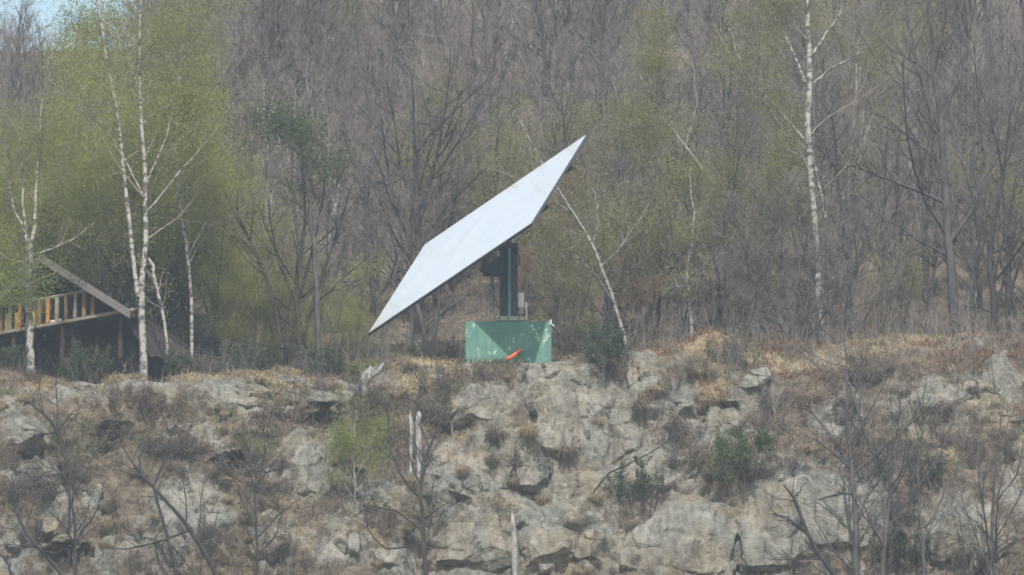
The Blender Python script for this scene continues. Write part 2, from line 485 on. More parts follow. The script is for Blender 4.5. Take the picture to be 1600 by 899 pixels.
    o = link('hillside', me, kind='structure', label='rocky hillside with a broken cliff below a wooded slope')
    sub = V.reshape(nr, nc, 3)
    return o, V, q, dict(rock=rock, straw=straw, moss=moss, cave=cave, nr=nr, nc=nc)
ground, GV, GQ, GM = build_terrain()
bvh = BVHTree.FromPolygons([tuple(v) for v in GV.tolist()], GQ.tolist())

def ground_z(x, y):
    h = bvh.ray_cast(Vector((x, y, 80)), Vector((0, 0, -1)))
    return h[0].z if h[0] is not None else -2.4

def ground_hit(px, py):
    d = Vector(F * FPX + np.array([1.0, 0, 0]) * (px - 800.0) + UP * (449.5 - py)).normalized()
    h = bvh.ray_cast(Vector(CAM), d)
    return h[0], h[1]

# ------------------------------------------------------------------ rocks of the cliff (parts of the hillside)
def rock_mesh(seed, cuts=13, sub=4):
    import bmesh
    rng = np.random.default_rng(seed)
    bm = bmesh.new()
    bmesh.ops.create_icosphere(bm, subdivisions=sub, radius=1.0)
    v = np.array([x.co[:] for x in bm.verts])
    f = np.array([[x.index for x in fc.verts] for fc in bm.faces])
    bm.free()
    for _ in range(cuts):
        n = rng.normal(size=3); n /= np.linalg.norm(n)
        d = rng.uniform(0.5, 0.85)
        v -= np.maximum(v @ n - d, 0)[:, None] * n
    v *= (1 + 0.1 * fbm(v * 1.7 + seed, 3, seed) + 0.045 * fbm(v * 6 + seed, 3, seed + 3))[:, None]
    return fast_mesh('rock', v, None, f, smooth=False, mat=M['rock'])
rock_meshes = [rock_mesh(s) for s in range(10)]
def slab_mesh(seed, n=22):
    import bmesh
    rng = np.random.default_rng(seed + 500)
    bm = bmesh.new()
    bmesh.ops.create_cube(bm, size=2.0)
    bmesh.ops.subdivide_edges(bm, edges=list(bm.edges), cuts=n, use_grid_fill=True)
    v = np.array([x.co[:] for x in bm.verts])
    f = np.array([[x.index for x in fc.verts] for fc in bm.faces])
    bm.free()
    for k in range(9):
        m_ = rng.normal(size=3) * np.array([1.2, 0.5, 1.0])
        m_[1] = -abs(m_[1]) - 0.15
        m_ /= np.linalg.norm(m_)
        d_ = rng.uniform(0.72, 1.02)
        v -= np.maximum(v @ m_ - d_, 0)[:, None] * m_
    # steps along upright joints, then roughness
    st = np.floor(v[:, 0] * 1.7 + 0.5 * v[:, 2] * rng.uniform(-0.5, 0.5) + 0.18 * vnoise(v * 2 + seed, seed) + 10)
    v[:, 1] += 0.34 * (hash3(st.astype(np.int64), st.astype(np.int64) * 0, st.astype(np.int64) * 0, seed) - 0.5) * (v[:, 1] < 0)
    ht = np.floor(v[:, 2] * 1.3 + 0.3 * v[:, 0] + 0.2 * vnoise(v * 2.3 + seed, seed + 1) + 10)
    v[:, 1] += 0.2 * (hash3(ht.astype(np.int64), st.astype(np.int64), st.astype(np.int64) * 0, seed + 7) - 0.5) * (v[:, 1] < 0)
    v += 0.09 * np.stack([fbm(v * 1.6 + 9 * k + seed, 4, seed + k) for k in range(3)], 1)
    return fast_mesh('rock', v, f, None, smooth=False, mat=M['rock'])
slab_meshes = [slab_mesh(s) for s in range(8)]
# px, py, width px, height px
ROCKS = [(868, 665, 78, 130), (922, 655, 84, 120), (968, 690, 66, 90), (905, 770, 120, 80), (745, 850, 130, 84), (1065, 838, 150, 120), (1240, 815, 150, 130), (1325, 805, 110, 110), (760, 640, 90, 60), (300, 785, 100, 84), (700, 735, 70, 80), (800, 730, 70, 70), (1130, 668, 70, 64), (480, 735, 66, 80), (395, 620, 90, 46), (255, 850, 80, 70), (850, 850, 90, 70),(22, 632, 34, 26), (32, 682, 56, 36), (48, 740, 54, 32), (145, 768, 30, 42), (92, 800, 40, 90), (305, 775, 90, 66), (262, 838, 64, 66), (168, 868, 34, 70), (292, 676, 70, 30), (350, 636, 50, 30), (395, 618, 70, 36),
         (455, 606, 60, 26), (480, 722, 50, 60), (515, 690, 40, 50), (548, 590, 48, 36), (583, 590, 36, 44), (850, 586, 74, 44), (905, 596, 40, 26), (870, 650, 60, 96), (925, 640, 70, 80), (970, 668, 60, 60), (835, 735, 60, 60), (905, 762, 70, 50), (960, 745, 60, 44),
         (1000, 590, 46, 40), (1062, 640, 50, 40), (1122, 660, 52, 56), (1090, 675, 36, 34), (1186, 596, 50, 36), (1196, 620, 34, 20), (1300, 648, 50, 36), (770, 620, 60, 40), (725, 640, 40, 30), (700, 720, 50, 60), (690, 770, 44, 44), (745, 768, 50, 46), (790, 745, 44, 40),
         (745, 846, 100, 70), (690, 870, 60, 50), (830, 815, 60, 50), (860, 870, 70, 50), (1064, 832, 130, 112), (1140, 868, 60, 60), (1225, 800, 130, 120), (1300, 808, 90, 100), (1370, 790, 70, 80), (1185, 840, 70, 70), (1450, 630, 60, 40), (1530, 612, 60, 40), (1560, 660, 50, 36),
         (1490, 830, 70, 70), (1550, 850, 60, 60), (930, 850, 50, 50), (20, 840, 40, 50), (590, 780, 44, 60), (610, 872, 60, 50), (540, 850, 50, 40), (430, 850, 40, 50), (130, 610, 50, 24), (230, 612, 40, 24), (1460, 716, 34, 26), (1010, 720, 40, 36), (1090, 740, 40, 30), (640, 640, 30, 26), (475, 628, 60, 16), (352, 706, 40, 10)]
rng = np.random.default_rng(77)
for k, (px, py, w, h) in enumerate(ROCKS):
    p, n = ground_hit(px, py)
    if p is None: continue
    o = link('rock', rock_meshes[k % len(rock_meshes)], ground)
    sx, sz = w / 2 / SCALE * 1.12, h / 2 / SCALE * 1.15
    o.scale = (sx, 0.42 * (sx + sz), sz)
    o.rotation_euler = (rng.uniform(-0.45, -0.1), rng.uniform(-0.2, 0.2), rng.uniform(-0.5, 0.5))
    o.location = (p.x, p.y + 0.2 * (sx + sz), p.z - 0.02)
    if w * h > 1500:
        o.data = slab_meshes[k % len(slab_meshes)]
        o.scale = (sx, 0.5, sz * 1.05)
        o.rotation_euler = (rng.uniform(-0.42, -0.22), rng.uniform(-0.16, 0.16), rng.uniform(-0.3, 0.3))
        o.location = (p.x, p.y + 0.26, p.z - 0.05)
    if k % 3 == 1: o.scale.x *= -1
# rock ledges added over the hollows to throw shade into them
for k, (px, py, w, h) in enumerate([(486, 626, 110, 26), (354, 709, 60, 14), (1130, 630, 48, 14), (702, 776, 74, 16), (112, 846, 76, 18), (176, 663, 44, 12), (828, 640, 20, 30)]):
    p, n = ground_hit(px, py)
    if p is None: continue
    o = link('rock', rock_meshes[(3 * k + 1) % len(rock_meshes)], ground)
    o.scale = (w / 2 / SCALE * 1.1, 0.75, h / 2 / SCALE * 1.3)
    o.rotation_euler = (0.12, rng.uniform(-0.12, 0.12), rng.uniform(-0.3, 0.3))
    o.location = (p.x, p.y + 0.1, p.z)

# ------------------------------------------------------------------ mirror on its column, plinth
C = lambda x, y, z: np.array([x, y, z], float)
M['mirror'] = mat('mirror', (0.93, 0.94, 0.95), rough=0.03, metallic=1.0)
def whitened_mirror(m):
    nt = m.node_tree; b = nt.nodes['Principled BSDF']
    o = next(n for n in nt.nodes if n.type == 'OUTPUT_MATERIAL')
    d = nt.nodes.new('ShaderNodeBsdfDiffuse'); d.inputs['Color'].default_value = (0.7, 0.7, 0.7, 1)  # matt white mixed in to paint the bright reflected sky onto the pane
    tc = nt.nodes.new('ShaderNodeTexCoord'); n = nt.nodes.new('ShaderNodeTexNoise'); n.inputs['Scale'].default_value = 1.2; n.inputs['Detail'].default_value = 7
    mr = nt.nodes.new('ShaderNodeMapRange'); mr.inputs[1].default_value = 0.3; mr.inputs[2].default_value = 0.75; mr.inputs[3].default_value = 0.42; mr.inputs[4].default_value = 0.5
    mx = nt.nodes.new('ShaderNodeMixShader')
    nt.links.new(tc.outputs['Object'], n.inputs['Vector']); nt.links.new(n.outputs['Fac'], mr.inputs[0]); nt.links.new(mr.outputs[0], mx.inputs[0])
    nt.links.new(b.outputs[0], mx.inputs[1]); nt.links.new(d.outputs[0], mx.inputs[2]); nt.links.new(mx.outputs[0], o.inputs['Surface'])
whitened_mirror(M['mirror'])
M['steel_dark'] = mat('steel_dark', (0.05, 0.055, 0.06), rough=0.55, spec=0.4)
M['teal_paint'] = mat('teal_paint', (0.016, 0.04, 0.055), rough=0.5, noise=(4, (0.025, 0.058, 0.075), 0.55), spec=0.4)
M['teal_light'] = mat('teal_light', (0.13, 0.24, 0.26), rough=0.5, noise=(4, (0.17, 0.28, 0.29), 0.55), spec=0.4)
M['galvanised'] = mat('galvanised', (0.42, 0.43, 0.45), rough=0.6, noise=(8, (0.32, 0.33, 0.35), 0.5), spec=0.4)
M['white_enamel'] = mat('white_enamel', (0.8, 0.81, 0.83), rough=0.45, noise=(3, (0.66, 0.66, 0.66), 0.6), spec=0.4)
M['orange_plastic'] = mat('orange_plastic', (0.75, 0.13, 0.05), rough=0.5, noise=(9, (0.6, 0.12, 0.06), 0.5))
M['black_rubber'] = mat('black_rubber', (0.02, 0.02, 0.022), rough=0.6)

def plinth_mat():
    m = mat('green_painted_concrete', (0.075, 0.175, 0.15), rough=0.85, noise=(1.6, (0.105, 0.215, 0.178), 0.5), bump=(14, 0.35, 0.02))
    nt = m.node_tree; b = nt.nodes['Principled BSDF']
    src = b.inputs['Base Color'].links[0].from_socket
    tc = nt.nodes.new('ShaderNodeTexCoord')
    def layer(prev, scale, stretch, lo, hi, colr, fac):
        mp = nt.nodes.new('ShaderNodeMapping'); mp.inputs['Scale'].default_value = stretch
        n = nt.nodes.new('ShaderNodeTexNoise'); n.inputs['Scale'].default_value = scale; n.inputs['Detail'].default_value = 7; n.inputs['Roughness'].default_value = 0.7
        mr = nt.nodes.new('ShaderNodeMapRange'); mr.inputs[1].default_value = lo; mr.inputs[2].default_value = hi; mr.inputs[4].default_value = fac
        mx = nt.nodes.new('ShaderNodeMix'); mx.data_type = 'RGBA'; mx.inputs[7].default_value = (*colr, 1)
        nt.links.new(tc.outputs['Object'], mp.inputs[0]); nt.links.new(mp.outputs[0], n.inputs['Vector']); nt.links.new(n.outputs['Fac'], mr.inputs[0])
        nt.links.new(mr.outputs[0], mx.inputs[0]); nt.links.new(prev, mx.inputs[6])
        return mx.outputs[2]
    c = layer(src, 2.2, (4, 4, 0.5), 0.52, 0.72, (0.2, 0.3, 0.26), 0.6)     # pale run-off streaks
    c = layer(c, 5.5, (1, 1, 0.6), 0.585, 0.64, (0.5, 0.55, 0.5), 0.85)          # flaked patches
    c = layer(c, 3.0, (0.3, 0.3, 9), 0.55, 0.75, (0.09, 0.2, 0.16), 0.6)       # formwork lines
    nt.links.new(c, b.inputs['Base Color'])
    return m
M['plinth'] = plinth_mat()

ZT = P(795, 502, 0)[2]
X0, X1 = P(727.5, 502, 0)[0], P(861.5, 502, 0)[0]
PC = (X0 + X1) / 2
pl = link('concrete_plinth', None, loc=(PC, 1.35, ZT - 1.9), label='square green painted concrete block under the mirror column', cat='plinth')
hw = (X1 - X0) / 2
b = MB(); b.box((0, 0, 0.95), (2 * hw, 2.7, 1.9))
link('block', b.mesh('block', M['plinth'], bevel=0.025), pl)
bx = MB()
bx.box((hw - 0.02, -1.34, 1.86), (0.07, 0.05, 0.16)); bx.bar((hw - 0.02, -1.36, 1.82), (hw + 0.09, -1.36, 1.72), 0.04, 0.05)
link('corner_bracket', bx.mesh('corner_bracket', M['galvanised'], bevel=0.006), pl)

hel = link('solar_mirror', None, loc=(PC, 1.35, ZT), label='huge tilted white rectangular mirror on a dark teal steel column', cat='mirror')
HL = np.array([PC, 1.35, ZT])
def LP(px, py, y): return P(px, py, y) - HL
# column: closed dark box section with a pale flange running up its front
topz = LP(795, 392, 1.35)[2]
b = MB()
cw = 0.27
b.box((0, 0.02, topz / 2), (0.36, 0.46, topz))
b.box((-0.23, 0.02, topz / 2), (0.1, 0.58, topz - 0.02)); b.box((0.24, 0.02, topz / 2), (0.1, 0.58, topz - 0.02))
link('column', b.mesh('column', M['teal_paint'], bevel=0.012), hel)
b = MB(); b.box((0.03, -0.27, topz / 2), (0.1, 0.12, topz - 0.06))
link('column_flange', b.mesh('column_flange', M['teal_light'], bevel=0.008), hel)
b = MB(); b.box((0.06, -0.03, 0.165), (0.8, 0.76, 0.33))
link('pedestal', b.mesh('pedestal', M['plinth'], bevel=0.02), hel)
b = MB(); b.box((0.06, -0.05, 0.405), (0.9, 0.86, 0.14))
base_plate = link('base_plate', b.mesh('base_plate', M['galvanised'], bevel=0.01), hel)
for bxx in (-0.3, 0.0, 0.33):
    b = MB(); b.tube([(bxx, -0.475, 0.41), (bxx, -0.5, 0.41)], 0.035, 6)
    link('bolt', b.mesh('bolt', M['steel_dark']), base_plate)
# mirror plane from its four corners (8 m x 5 m, orthogonal edges)
uC = np.array([256, 171, 251]) / SCALE; vC = np.array([87, 141, -185]) / SCALE
toW = lambda c: np.array([1.0, 0, 0]) * c[0] + UP * c[1] - F * c[2]
u, v = toW(uC), toW(vC)
u *= 8.0 / np.linalg.norm(u); v -= u * (u @ v) / (u @ u); v *= 5.0 / np.linalg.norm(v)
nrm = np.cross(u, v); nrm /= np.linalg.norm(nrm)
MC = P(745, 366, 0.9) - HL
uh, vh = u / 8.0, v / 5.0
def quadslab(c, a, bb, n0, n1):
    return [c - a - bb + nrm * n0, c + a - bb + nrm * n0, c + a + bb + nrm * n0, c - a + bb + nrm * n0,
            c - a - bb + nrm * n1, c + a - bb + nrm * n1, c + a + bb + nrm * n1, c - a + bb + nrm * n1]
b = MB(); b.hexa(quadslab(MC, u / 2 * 0.996, v / 2 * 0.994, -0.012, 0.0))
link('mirror_pane', b.mesh('mirror_pane', M['mirror']), hel)
fr = MB()
for a0, a1 in ((-u - v, u - v), (u - v, u + v), (u + v, -u + v), (-u + v, -u - v)):
    fr.bar(MC + a0 / 2 - nrm * 0.05, MC + a1 / 2 - nrm * 0.05, 0.05, 0.075, upv=nrm)
frame = link('frame', fr.mesh('frame', M['steel_dark']), hel)
for k in range(7):
    t = (k + 0.5) / 7 - 0.5
    b = MB(); b.bar(MC + u * t - v * 0.49 - nrm * 0.09, MC + u * t + v * 0.49 - nrm * 0.09, 0.06, 0.1, upv=nrm)
    link('purlin', b.mesh('purlin', M['steel_dark']), frame)
for t in (-0.22, 0.22):
    b = MB(); b.bar(MC + v * t - u * 0.48 - nrm * 0.22, MC + v * t + u * 0.48 - nrm * 0.22, 0.1, 0.16, upv=nrm)
    link('main_beam', b.mesh('main_beam', M['steel_dark'], bevel=0.006), frame)
# head, bracket and drive
head = np.array([0.02, 0.0, topz])
b = MB(); b.box(head + C(0, 0, 0.07), (0.56, 0.6, 0.2)); b.bar(head + C(0, 0, 0.12), MC - nrm * 0.2, 0.34, 0.36, upv=(0, 1, 0))
link('tilt_head', b.mesh('tilt_head', M['teal_paint'], bevel=0.02), hel)
b = MB()
e = LP(755, 425, 1.2)
tw = 0.16
r0, r1 = LP(783, 398, 1.35), LP(783, 431, 1.35)
b.add([r0 + C(0.1, -tw, 0), e + C(0, -tw, 0.1), e + C(0, -tw, -0.09), r1 + C(0.1, -tw, 0), r0 + C(0.1, tw, 0), e + C(0, tw, 0.1), e + C(0, tw, -0.09), r1 + C(0.1, tw, 0)],
      [(0, 3, 2, 1), (4, 5, 6, 7), (0, 1, 5, 4), (1, 2, 6, 5), (2, 3, 7, 6), (3, 0, 4, 7)])
link('bracket_arm', b.mesh('bracket_arm', M['teal_paint'], bevel=0.01), hel)
b = MB(); b.tube([e, LP(762, 397, 1.2), LP(764, 380, 1.2)], [0.1, 0.085, 0.08], 8)
link('tilt_actuator', b.mesh('tilt_actuator', M['steel_dark'], smooth=False), hel)
b = MB(); b.tube([LP(800, 392, 1.0), LP(808, 394, 1.0), LP(812, 402, 1.05), LP(811, 412, 1.1), LP(806, 420, 1.1)], 0.018, 6)
link('cable_loop', b.mesh('cable_loop', M['black_rubber'], smooth=True), hel)
b = MB(); b.tube([LP(802, 392, 1.2), LP(801.5, 371, 1.2)], 0.02, 6)
link('antenna', b.mesh('antenna', M['white_enamel'], smooth=True), hel)
cb = MB(); c0 = LP(814, 472, 1.45)
cb.box(c0, (0.2, 0.34, 0.52))
cab = link('control_cabinet', cb.mesh('control_cabinet', M['white_enamel'], bevel=0.02), hel)
cb = MB(); cb.box(LP(814.5, 487.5, 1.38), (0.15, 0.22, 0.22)); cb.box(LP(814, 496, 1.38), (0.06, 0.1, 0.26))
link('cabinet_stand', cb.mesh('cabinet_stand', M['galvanised'], bevel=0.01), cab)
b = MB(); b.tube([LP(822.5, 501, 1.1), LP(822.5, 484, 1.1), LP(822, 472, 1.1)], [0.025, 0.022, 0.022], 6); b.box(LP(822.3, 478, 1.1), (0.06, 0.06, 0.16))
link('sensor_post', b.mesh('sensor_post', M['white_enamel'], smooth=False), hel)

b = MB()
b.tube([P(815, 546, -0.12), P(811, 549, -0.14), P(805, 554, -0.2), P(798, 559, -0.26), P(791, 562.5, -0.3)], [0.045, 0.06, 0.062, 0.062, 0.058], 10)
pipe = link('conduit_pipe', b.mesh('conduit_pipe', M['orange_plastic'], smooth=True), label='short orange plastic pipe lying against the green block', cat='pipe')

# ------------------------------------------------------------------ cabin
M['old_wood'] = mat('old_wood', (0.045, 0.034, 0.028), noise=(3, (0.07, 0.055, 0.045), 0.5, (1, 1, 6)), bump=(20, 0.4, 0.01))
M['roof_board'] = mat('roof_board', (0.13, 0.112, 0.108), noise=(3, (0.17, 0.15, 0.145), 0.5, (1, 1, 6)), bump=(20, 0.4, 0.01))
M['grey_wood'] = mat('grey_wood', (0.2, 0.17, 0.14), noise=(4, (0.3, 0.26, 0.21), 0.5, (1, 1, 5)), bump=(20, 0.4, 0.01))
M['brown_wood'] = mat('brown_wood', (0.25, 0.15, 0.075), noise=(4, (0.18, 0.12, 0.07), 0.5, (1, 1, 3)), bump=(20, 0.4, 0.01))
M['orange_wood'] = mat('orange_wood', (0.5, 0.22, 0.07), noise=(4, (0.35, 0.17, 0.07), 0.5, (1, 1, 3)), bump=(20, 0.4, 0.01))
M['yellow_wood'] = mat('yellow_wood', (0.5, 0.37, 0.14), noise=(4, (0.42, 0.31, 0.12), 0.5, (1, 1, 3)), bump=(20, 0.4, 0.01))
CY = 3.2
O = P(118, 499, CY)                         # a point on the balcony's front edge
ang = R(-27)
ex = np.array([math.cos(ang), math.sin(ang), 0]); ey = np.array([-math.sin(ang), math.cos(ang), 0])
cabin = link('wooden_cabin', None, loc=O, label='dark wooden cabin with steep gable roof and orange slatted balcony', cat='cabin')
cabin.rotation_euler = (0, 0, ang)
def facade(px, py, dy=0.0):
    """pixel -> cabin-local point on the facade plane (local y = dy)"""
    d = F * FPX + np.array([1.0, 0, 0]) * (px - 800.0) + UP * (449.5 - py)
    o = O + ey * dy
    t = ((o - CAM) @ ey) / (d @ ey)
    w = CAM + d * t - O
    return np.array([w @ ex, dy, w[2]])
def fpart(name, mb, m, parent=None, bevel=0.0):
    return link(name, mb.mesh(name, m, bevel=bevel), parent or cabin)
a, r = facade(75, 405), facade(214, 492)
run = r - a
ly = -0.45                                   # front verge overhangs
# main roof: two pitched slabs; left one mirrors the right
DEPTH = 5.0
for sgn, nm in ((1, 'roof'), (-1, 'roof')):
    q = MB()
    ap = np.array([a[0], ly + 0.04, a[2]]); en = np.array([a[0] + sgn * run[0], ly + 0.04, r[2]])
    th = np.array([0, 0, -0.16])
    bk = np.array([0, DEPTH, 0])
    q.hexa([ap + th, en + th, en + th + bk, ap + th + bk, ap, en, en + bk, ap + bk])
    rf = fpart(nm, q, M['old_wood'])
    q = MB()
    t2 = np.array([0, 0, -0.27]); fo = np.array([0, -0.06, 0]); lift = np.array([0, 0, 0.03])
    q.hexa([ap + t2 + fo * 0.0, en + t2, en + lift, ap + lift, ap + t2 + fo, en + t2 + fo, en + lift + fo, ap + lift + fo])
    fpart('barge_board', q, M['roof_board'], rf)
# steep lower apron at the right-hand side
q = MB(); s0, s1 = facade(210, 488, 0.1), facade(246, 556, 0.1)
q.hexa([s0 + C(-0.5, 0, 0), s1 + C(-0.25, 0, 0), s1 + C(-0.25, 3.5, 0), s0 + C(-0.5, 3.5, 0), s0, s1, s1 + C(0, 3.5, 0), s0 + C(0, 3.5, 0)])
fpart('side_apron', q, M['old_wood'])
zf = facade(118, 499)[2]
zl = facade(60, 545)[2] - 0.8
xl = a[0] - run[0] + 0.3; xr = r[0] - 0.35
# gable wall set back, and the wall below the balcony: vertical boards
q = MB(); n = 0
xx = xl
while xx < xr - 0.02:
    topw = a[2] - abs(xx + 0.11 - a[0]) * (-run[2] / run[0]) - 0.25
    q = MB(); q.box((xx + 0.11, 1.3 + 0.012 * (n % 2), (topw + zl) / 2), (0.212, 0.05, topw - zl))
    fpart('wall_board', q, M['old_wood']); xx += 0.22; n += 1
q = MB(); q.box(((xl + xr + 0.2) / 2, 0.62, zf - 0.06), (xr + 0.2 - xl, 1.3, 0.1)); fpart('balcony_floor', q, M['old_wood'])
q = MB(); q.box(((xl + xr + 0.45) / 2, -0.06, zf - 0.05), (xr + 0.45 - xl, 0.08, 0.11)); fpart('balcony_beam', q, M['grey_wood'], bevel=0.01)
rz = facade(60, 470)[2]
xrail = facade(150, 460)[0]
q = MB(); q.tube([(xl, -0.06, rz + 0.02), ((xl + xrail) / 2, -0.07, rz - 0.01), (xrail, -0.06, rz + 0.02)], 0.055, 8); fpart('handrail', q, M['grey_wood'])
rr = random.Random(4)
bal = [(4, 'brown_wood'), (18, 'grey_wood'), (33, 'orange_wood'), (63, 'brown_wood'), (77, 'orange_wood'), (91, 'grey_wood'), (105, 'brown_wood'), (119, 'grey_wood'), (133, 'brown_wood'), (147, 'brown_wood'), (-12, 'brown_wood'), (-27, 'grey_wood')]
for px, mk in bal:
    x = facade(px, 490)[0]
    top = min(rz - 0.02, a[2] - abs(x - a[0]) * (-run[2] / run[0]) - 0.3)
    w = rr.uniform(0.1, 0.14); t = rr.uniform(-0.02, 0.02)
    q = MB(); z0_ = zf + 0.005
    q.hexa([(x - w / 2, -0.11, z0_), (x + w / 2, -0.11, z0_), (x + w / 2, -0.03, z0_), (x - w / 2, -0.03, z0_),
            (x - w / 2 + t, -0.11, top), (x + w / 2 + t, -0.11, top), (x + w / 2 + t, -0.03, top), (x - w / 2 + t, -0.03, top)])
    fpart('baluster', q, M[mk], bevel=0.008)
for px in (11, 26, 54, -4):
    x = facade(px, 490)[0]
    q = MB(); q.box((x, 0.03, zf + 0.3), (0.18, 0.04, 0.56)); fpart('balcony_panel', q, M['yellow_wood'])
q = MB(); x = facade(84, 500)[0]; q.box((x, 0.1, zf + 0.09), (0.46, 0.05, 0.1)); fpart('white_plank', q, M['white_enamel'])
for px in (187, 96, 20):
    x = facade(px, 520)[0]
    q = MB(); q.box((x, 0.1, (zf - 0.1 + zl) / 2), (0.12, 0.12, zf - 0.1 - zl)); fpart('post', q, M['old_wood'])

# ------------------------------------------------------------------ plants: vectorised branching
def grow_levels(P0, R0, specs, rng):
    lv = [(P0, R0)]
    Pc, Rc = P0, R0
    for sp in specs:
        B, n, _ = Pc.shape
        m = sp['m']
        seg = np.linalg.norm(np.diff(Pc, axis=1), axis=2)
        Lp = seg.sum(1)
        t = rng.uniform(sp.get('t0', 0.2), sp.get('t1', 1.0), (B, m))
        f = t * (n - 1); i = np.minimum(f.astype(int), n - 2); w = (f - i)[..., None]
        bi = np.arange(B)[:, None]
        pos = Pc[bi, i] * (1 - w) + Pc[bi, i + 1] * w
        tan = Pc[bi, i + 1] - Pc[bi, i]; tan /= np.linalg.norm(tan, axis=2, keepdims=True) + 1e-9
        rad = Rc[bi, i] * (1 - w[..., 0]) + Rc[bi, i + 1] * w[..., 0]
        rv = rng.normal(size=(B, m, 3)); pp = np.cross(tan, rv); pp /= np.linalg.norm(pp, axis=2, keepdims=True) + 1e-9
        a = np.radians(rng.normal(sp.get('ang', 45), sp.get('sd', 12), (B, m)))[..., None]
        d = tan * np.cos(a) + pp * np.sin(a)
        if 'len' in sp: L = Lp[:, None] * sp['len'] * (1 - sp.get('fall', 0.5) * t)
        else: L = np.full((B, m), sp['abs'])
        L = L * rng.uniform(0.55, 1.35, (B, m))
        keep = rng.random((B, m)) < np.clip(Lp / (np.percentile(Lp, 75) + 1e-9), 0.25, 1)[:, None]
        pos, d, L, rad = pos[keep], d[keep], L[keep], rad[keep]
        r0 = np.clip(rad * sp.get('rr', 0.6), sp.get('rmin', 0.004), sp.get('rmax', 0.2))
        k = sp.get('n', 4)
        pts = [pos]; p = pos
        for q in range(k - 1):
            d = d + rng.normal(0, sp.get('wob', 0.15), d.shape) + np.array([0, 0, sp.get('trop', 0.08)])
            d /= np.linalg.norm(d, axis=1, keepdims=True)
            p = p + d * (L / (k - 1))[:, None]
            pts.append(p)
        Pc = np.stack(pts, 1)
        Rc = r0[:, None] * np.linspace(1, sp.get('taper', 0.35), k)[None]
        lv.append((Pc, Rc))
    return lv

def tubes_mesh(name, lv, m, smooth=True):
    vs, qs, off = [], [], 0
    for Pn, Rn in lv:
        mr = Rn[:, 0].max() if len(Rn) else 0
        k = 8 if mr > 0.06 else 5 if mr > 0.02 else 3
        if not len(Pn): continue
        v_, q_ = tube_arrays(Pn, Rn, k)
        vs.append(v_); qs.append(q_ + off); off += len(v_)
    return fast_mesh(name, np.concatenate(vs), np.concatenate(qs), smooth=smooth, mat=m)

def leaves_mesh(name, lv, count, size, m, rng, spread=0.06, t0=0.2, clump=0.0):
    Pn, _ = lv
    B, n, _ = Pn.shape
    if clump:     # only some of the branches carry leaves: light and dark clumps
        wgt = 1.0 / (1 + np.exp(-(fbm(Pn[:, -1] * clump, 2, int(rng.integers(99))) * 5)))
        wgt = wgt / wgt.sum()
        b = rng.choice(B, count, p=wgt)
    else: b = rng.integers(0, B, count)
    f = rng.uniform(t0, 1, count) * (n - 1); i = np.minimum(f.astype(int), n - 2); w = (f - i)[:, None]
    p = Pn[b, i] * (1 - w) + Pn[b, i + 1] * w + rng.normal(0, spread, (count, 3))
    a = rng.normal(size=(count, 3)); a /= np.linalg.norm(a, axis=1, keepdims=True)
    c = np.cross(a, rng.normal(size=(count, 3))); c /= np.linalg.norm(c, axis=1, keepdims=True)
    s = size * rng.uniform(0.6, 1.3, count)[:, None]
    V = np.stack([p - a * s, p + c * s * 0.6, p + a * s, p - c * s * 0.6], 1).reshape(-1, 3)
    return fast_mesh(name, V, np.arange(count * 4).reshape(-1, 4), mat=m)

def resample(pts, rads, n):
    pts = np.asarray(pts, float)
    t = np.concatenate([[0], np.cumsum(np.linalg.norm(np.diff(pts, axis=0), axis=1))]); t /= t[-1]
    # smooth Catmull-like resample
    tt = np.linspace(0, 1, n)
    out = np.stack([np.interp(tt, t, pts[:, k]) for k in range(3)], 1)
    sm = out.copy(); sm[1:-1] = 0.25 * out[:-2] + 0.5 * out[1:-1] + 0.25 * out[2:]
    return sm, np.interp(tt, t, rads)

def hero(name, label, cat, depth, limbs, specs, bark, twig, seed, leaf=None, group=None, n=14, foot=True, wig=0.03):
    """limbs: list of polylines of (px, py, radius_m[, extra depth]); the first starts at the base"""
    rng = np.random.default_rng(seed)
    Ps, Rs = [], []
    for li, lm in enumerate(limbs):
        pts = [P(q[0], q[1], depth + (q[3] if len(q) > 3 else 0)) for q in lm]
        rr_ = [q[2] for q in lm]
        if li == 0 and foot:
            gz = ground_z(pts[0][0], pts[0][1]) - 0.15
            if gz < pts[0][2] - 0.02:
                pts.insert(0, np.array([pts[0][0], pts[0][1], gz])); rr_.insert(0, rr_[0] * 1.15)
            else: pts[0][2] = min(pts[0][2], gz + 0.05)
        a_, b_ = resample(pts, rr_, n)
        a_[1:] += rng.normal(0, wig, (n - 1, 3)) * np.linspace(0.3, 1, n - 1)[:, None]
        Ps.append(a_); Rs.append(b_)
    base = Ps[0][0].copy()
    P0 = np.stack(Ps) - base; R0 = np.stack(Rs)
    lv = grow_levels(P0, R0, specs, rng)
    root = link(name, None, loc=base, label=label, cat=cat, group=group)
    link('trunk', tubes_mesh('trunk', lv[:1], bark), root)
    nl = len(lv)
    link('branches', tubes_mesh('branches', lv[1:max(2, nl - 1)], bark if bark is not M['birch_bark'] else M['twig_birch']), root)
    if nl > 2: link('twigs', tubes_mesh('twigs', lv[nl - 1:], twig), root)
    if leaf:
        link('foliage', leaves_mesh('foliage', lv[-1], leaf[1], leaf[2], leaf[0], rng, leaf[3] if len(leaf) > 3 else 0.08, clump=leaf[4] if len(leaf) > 4 else 0.7), root)
    return root

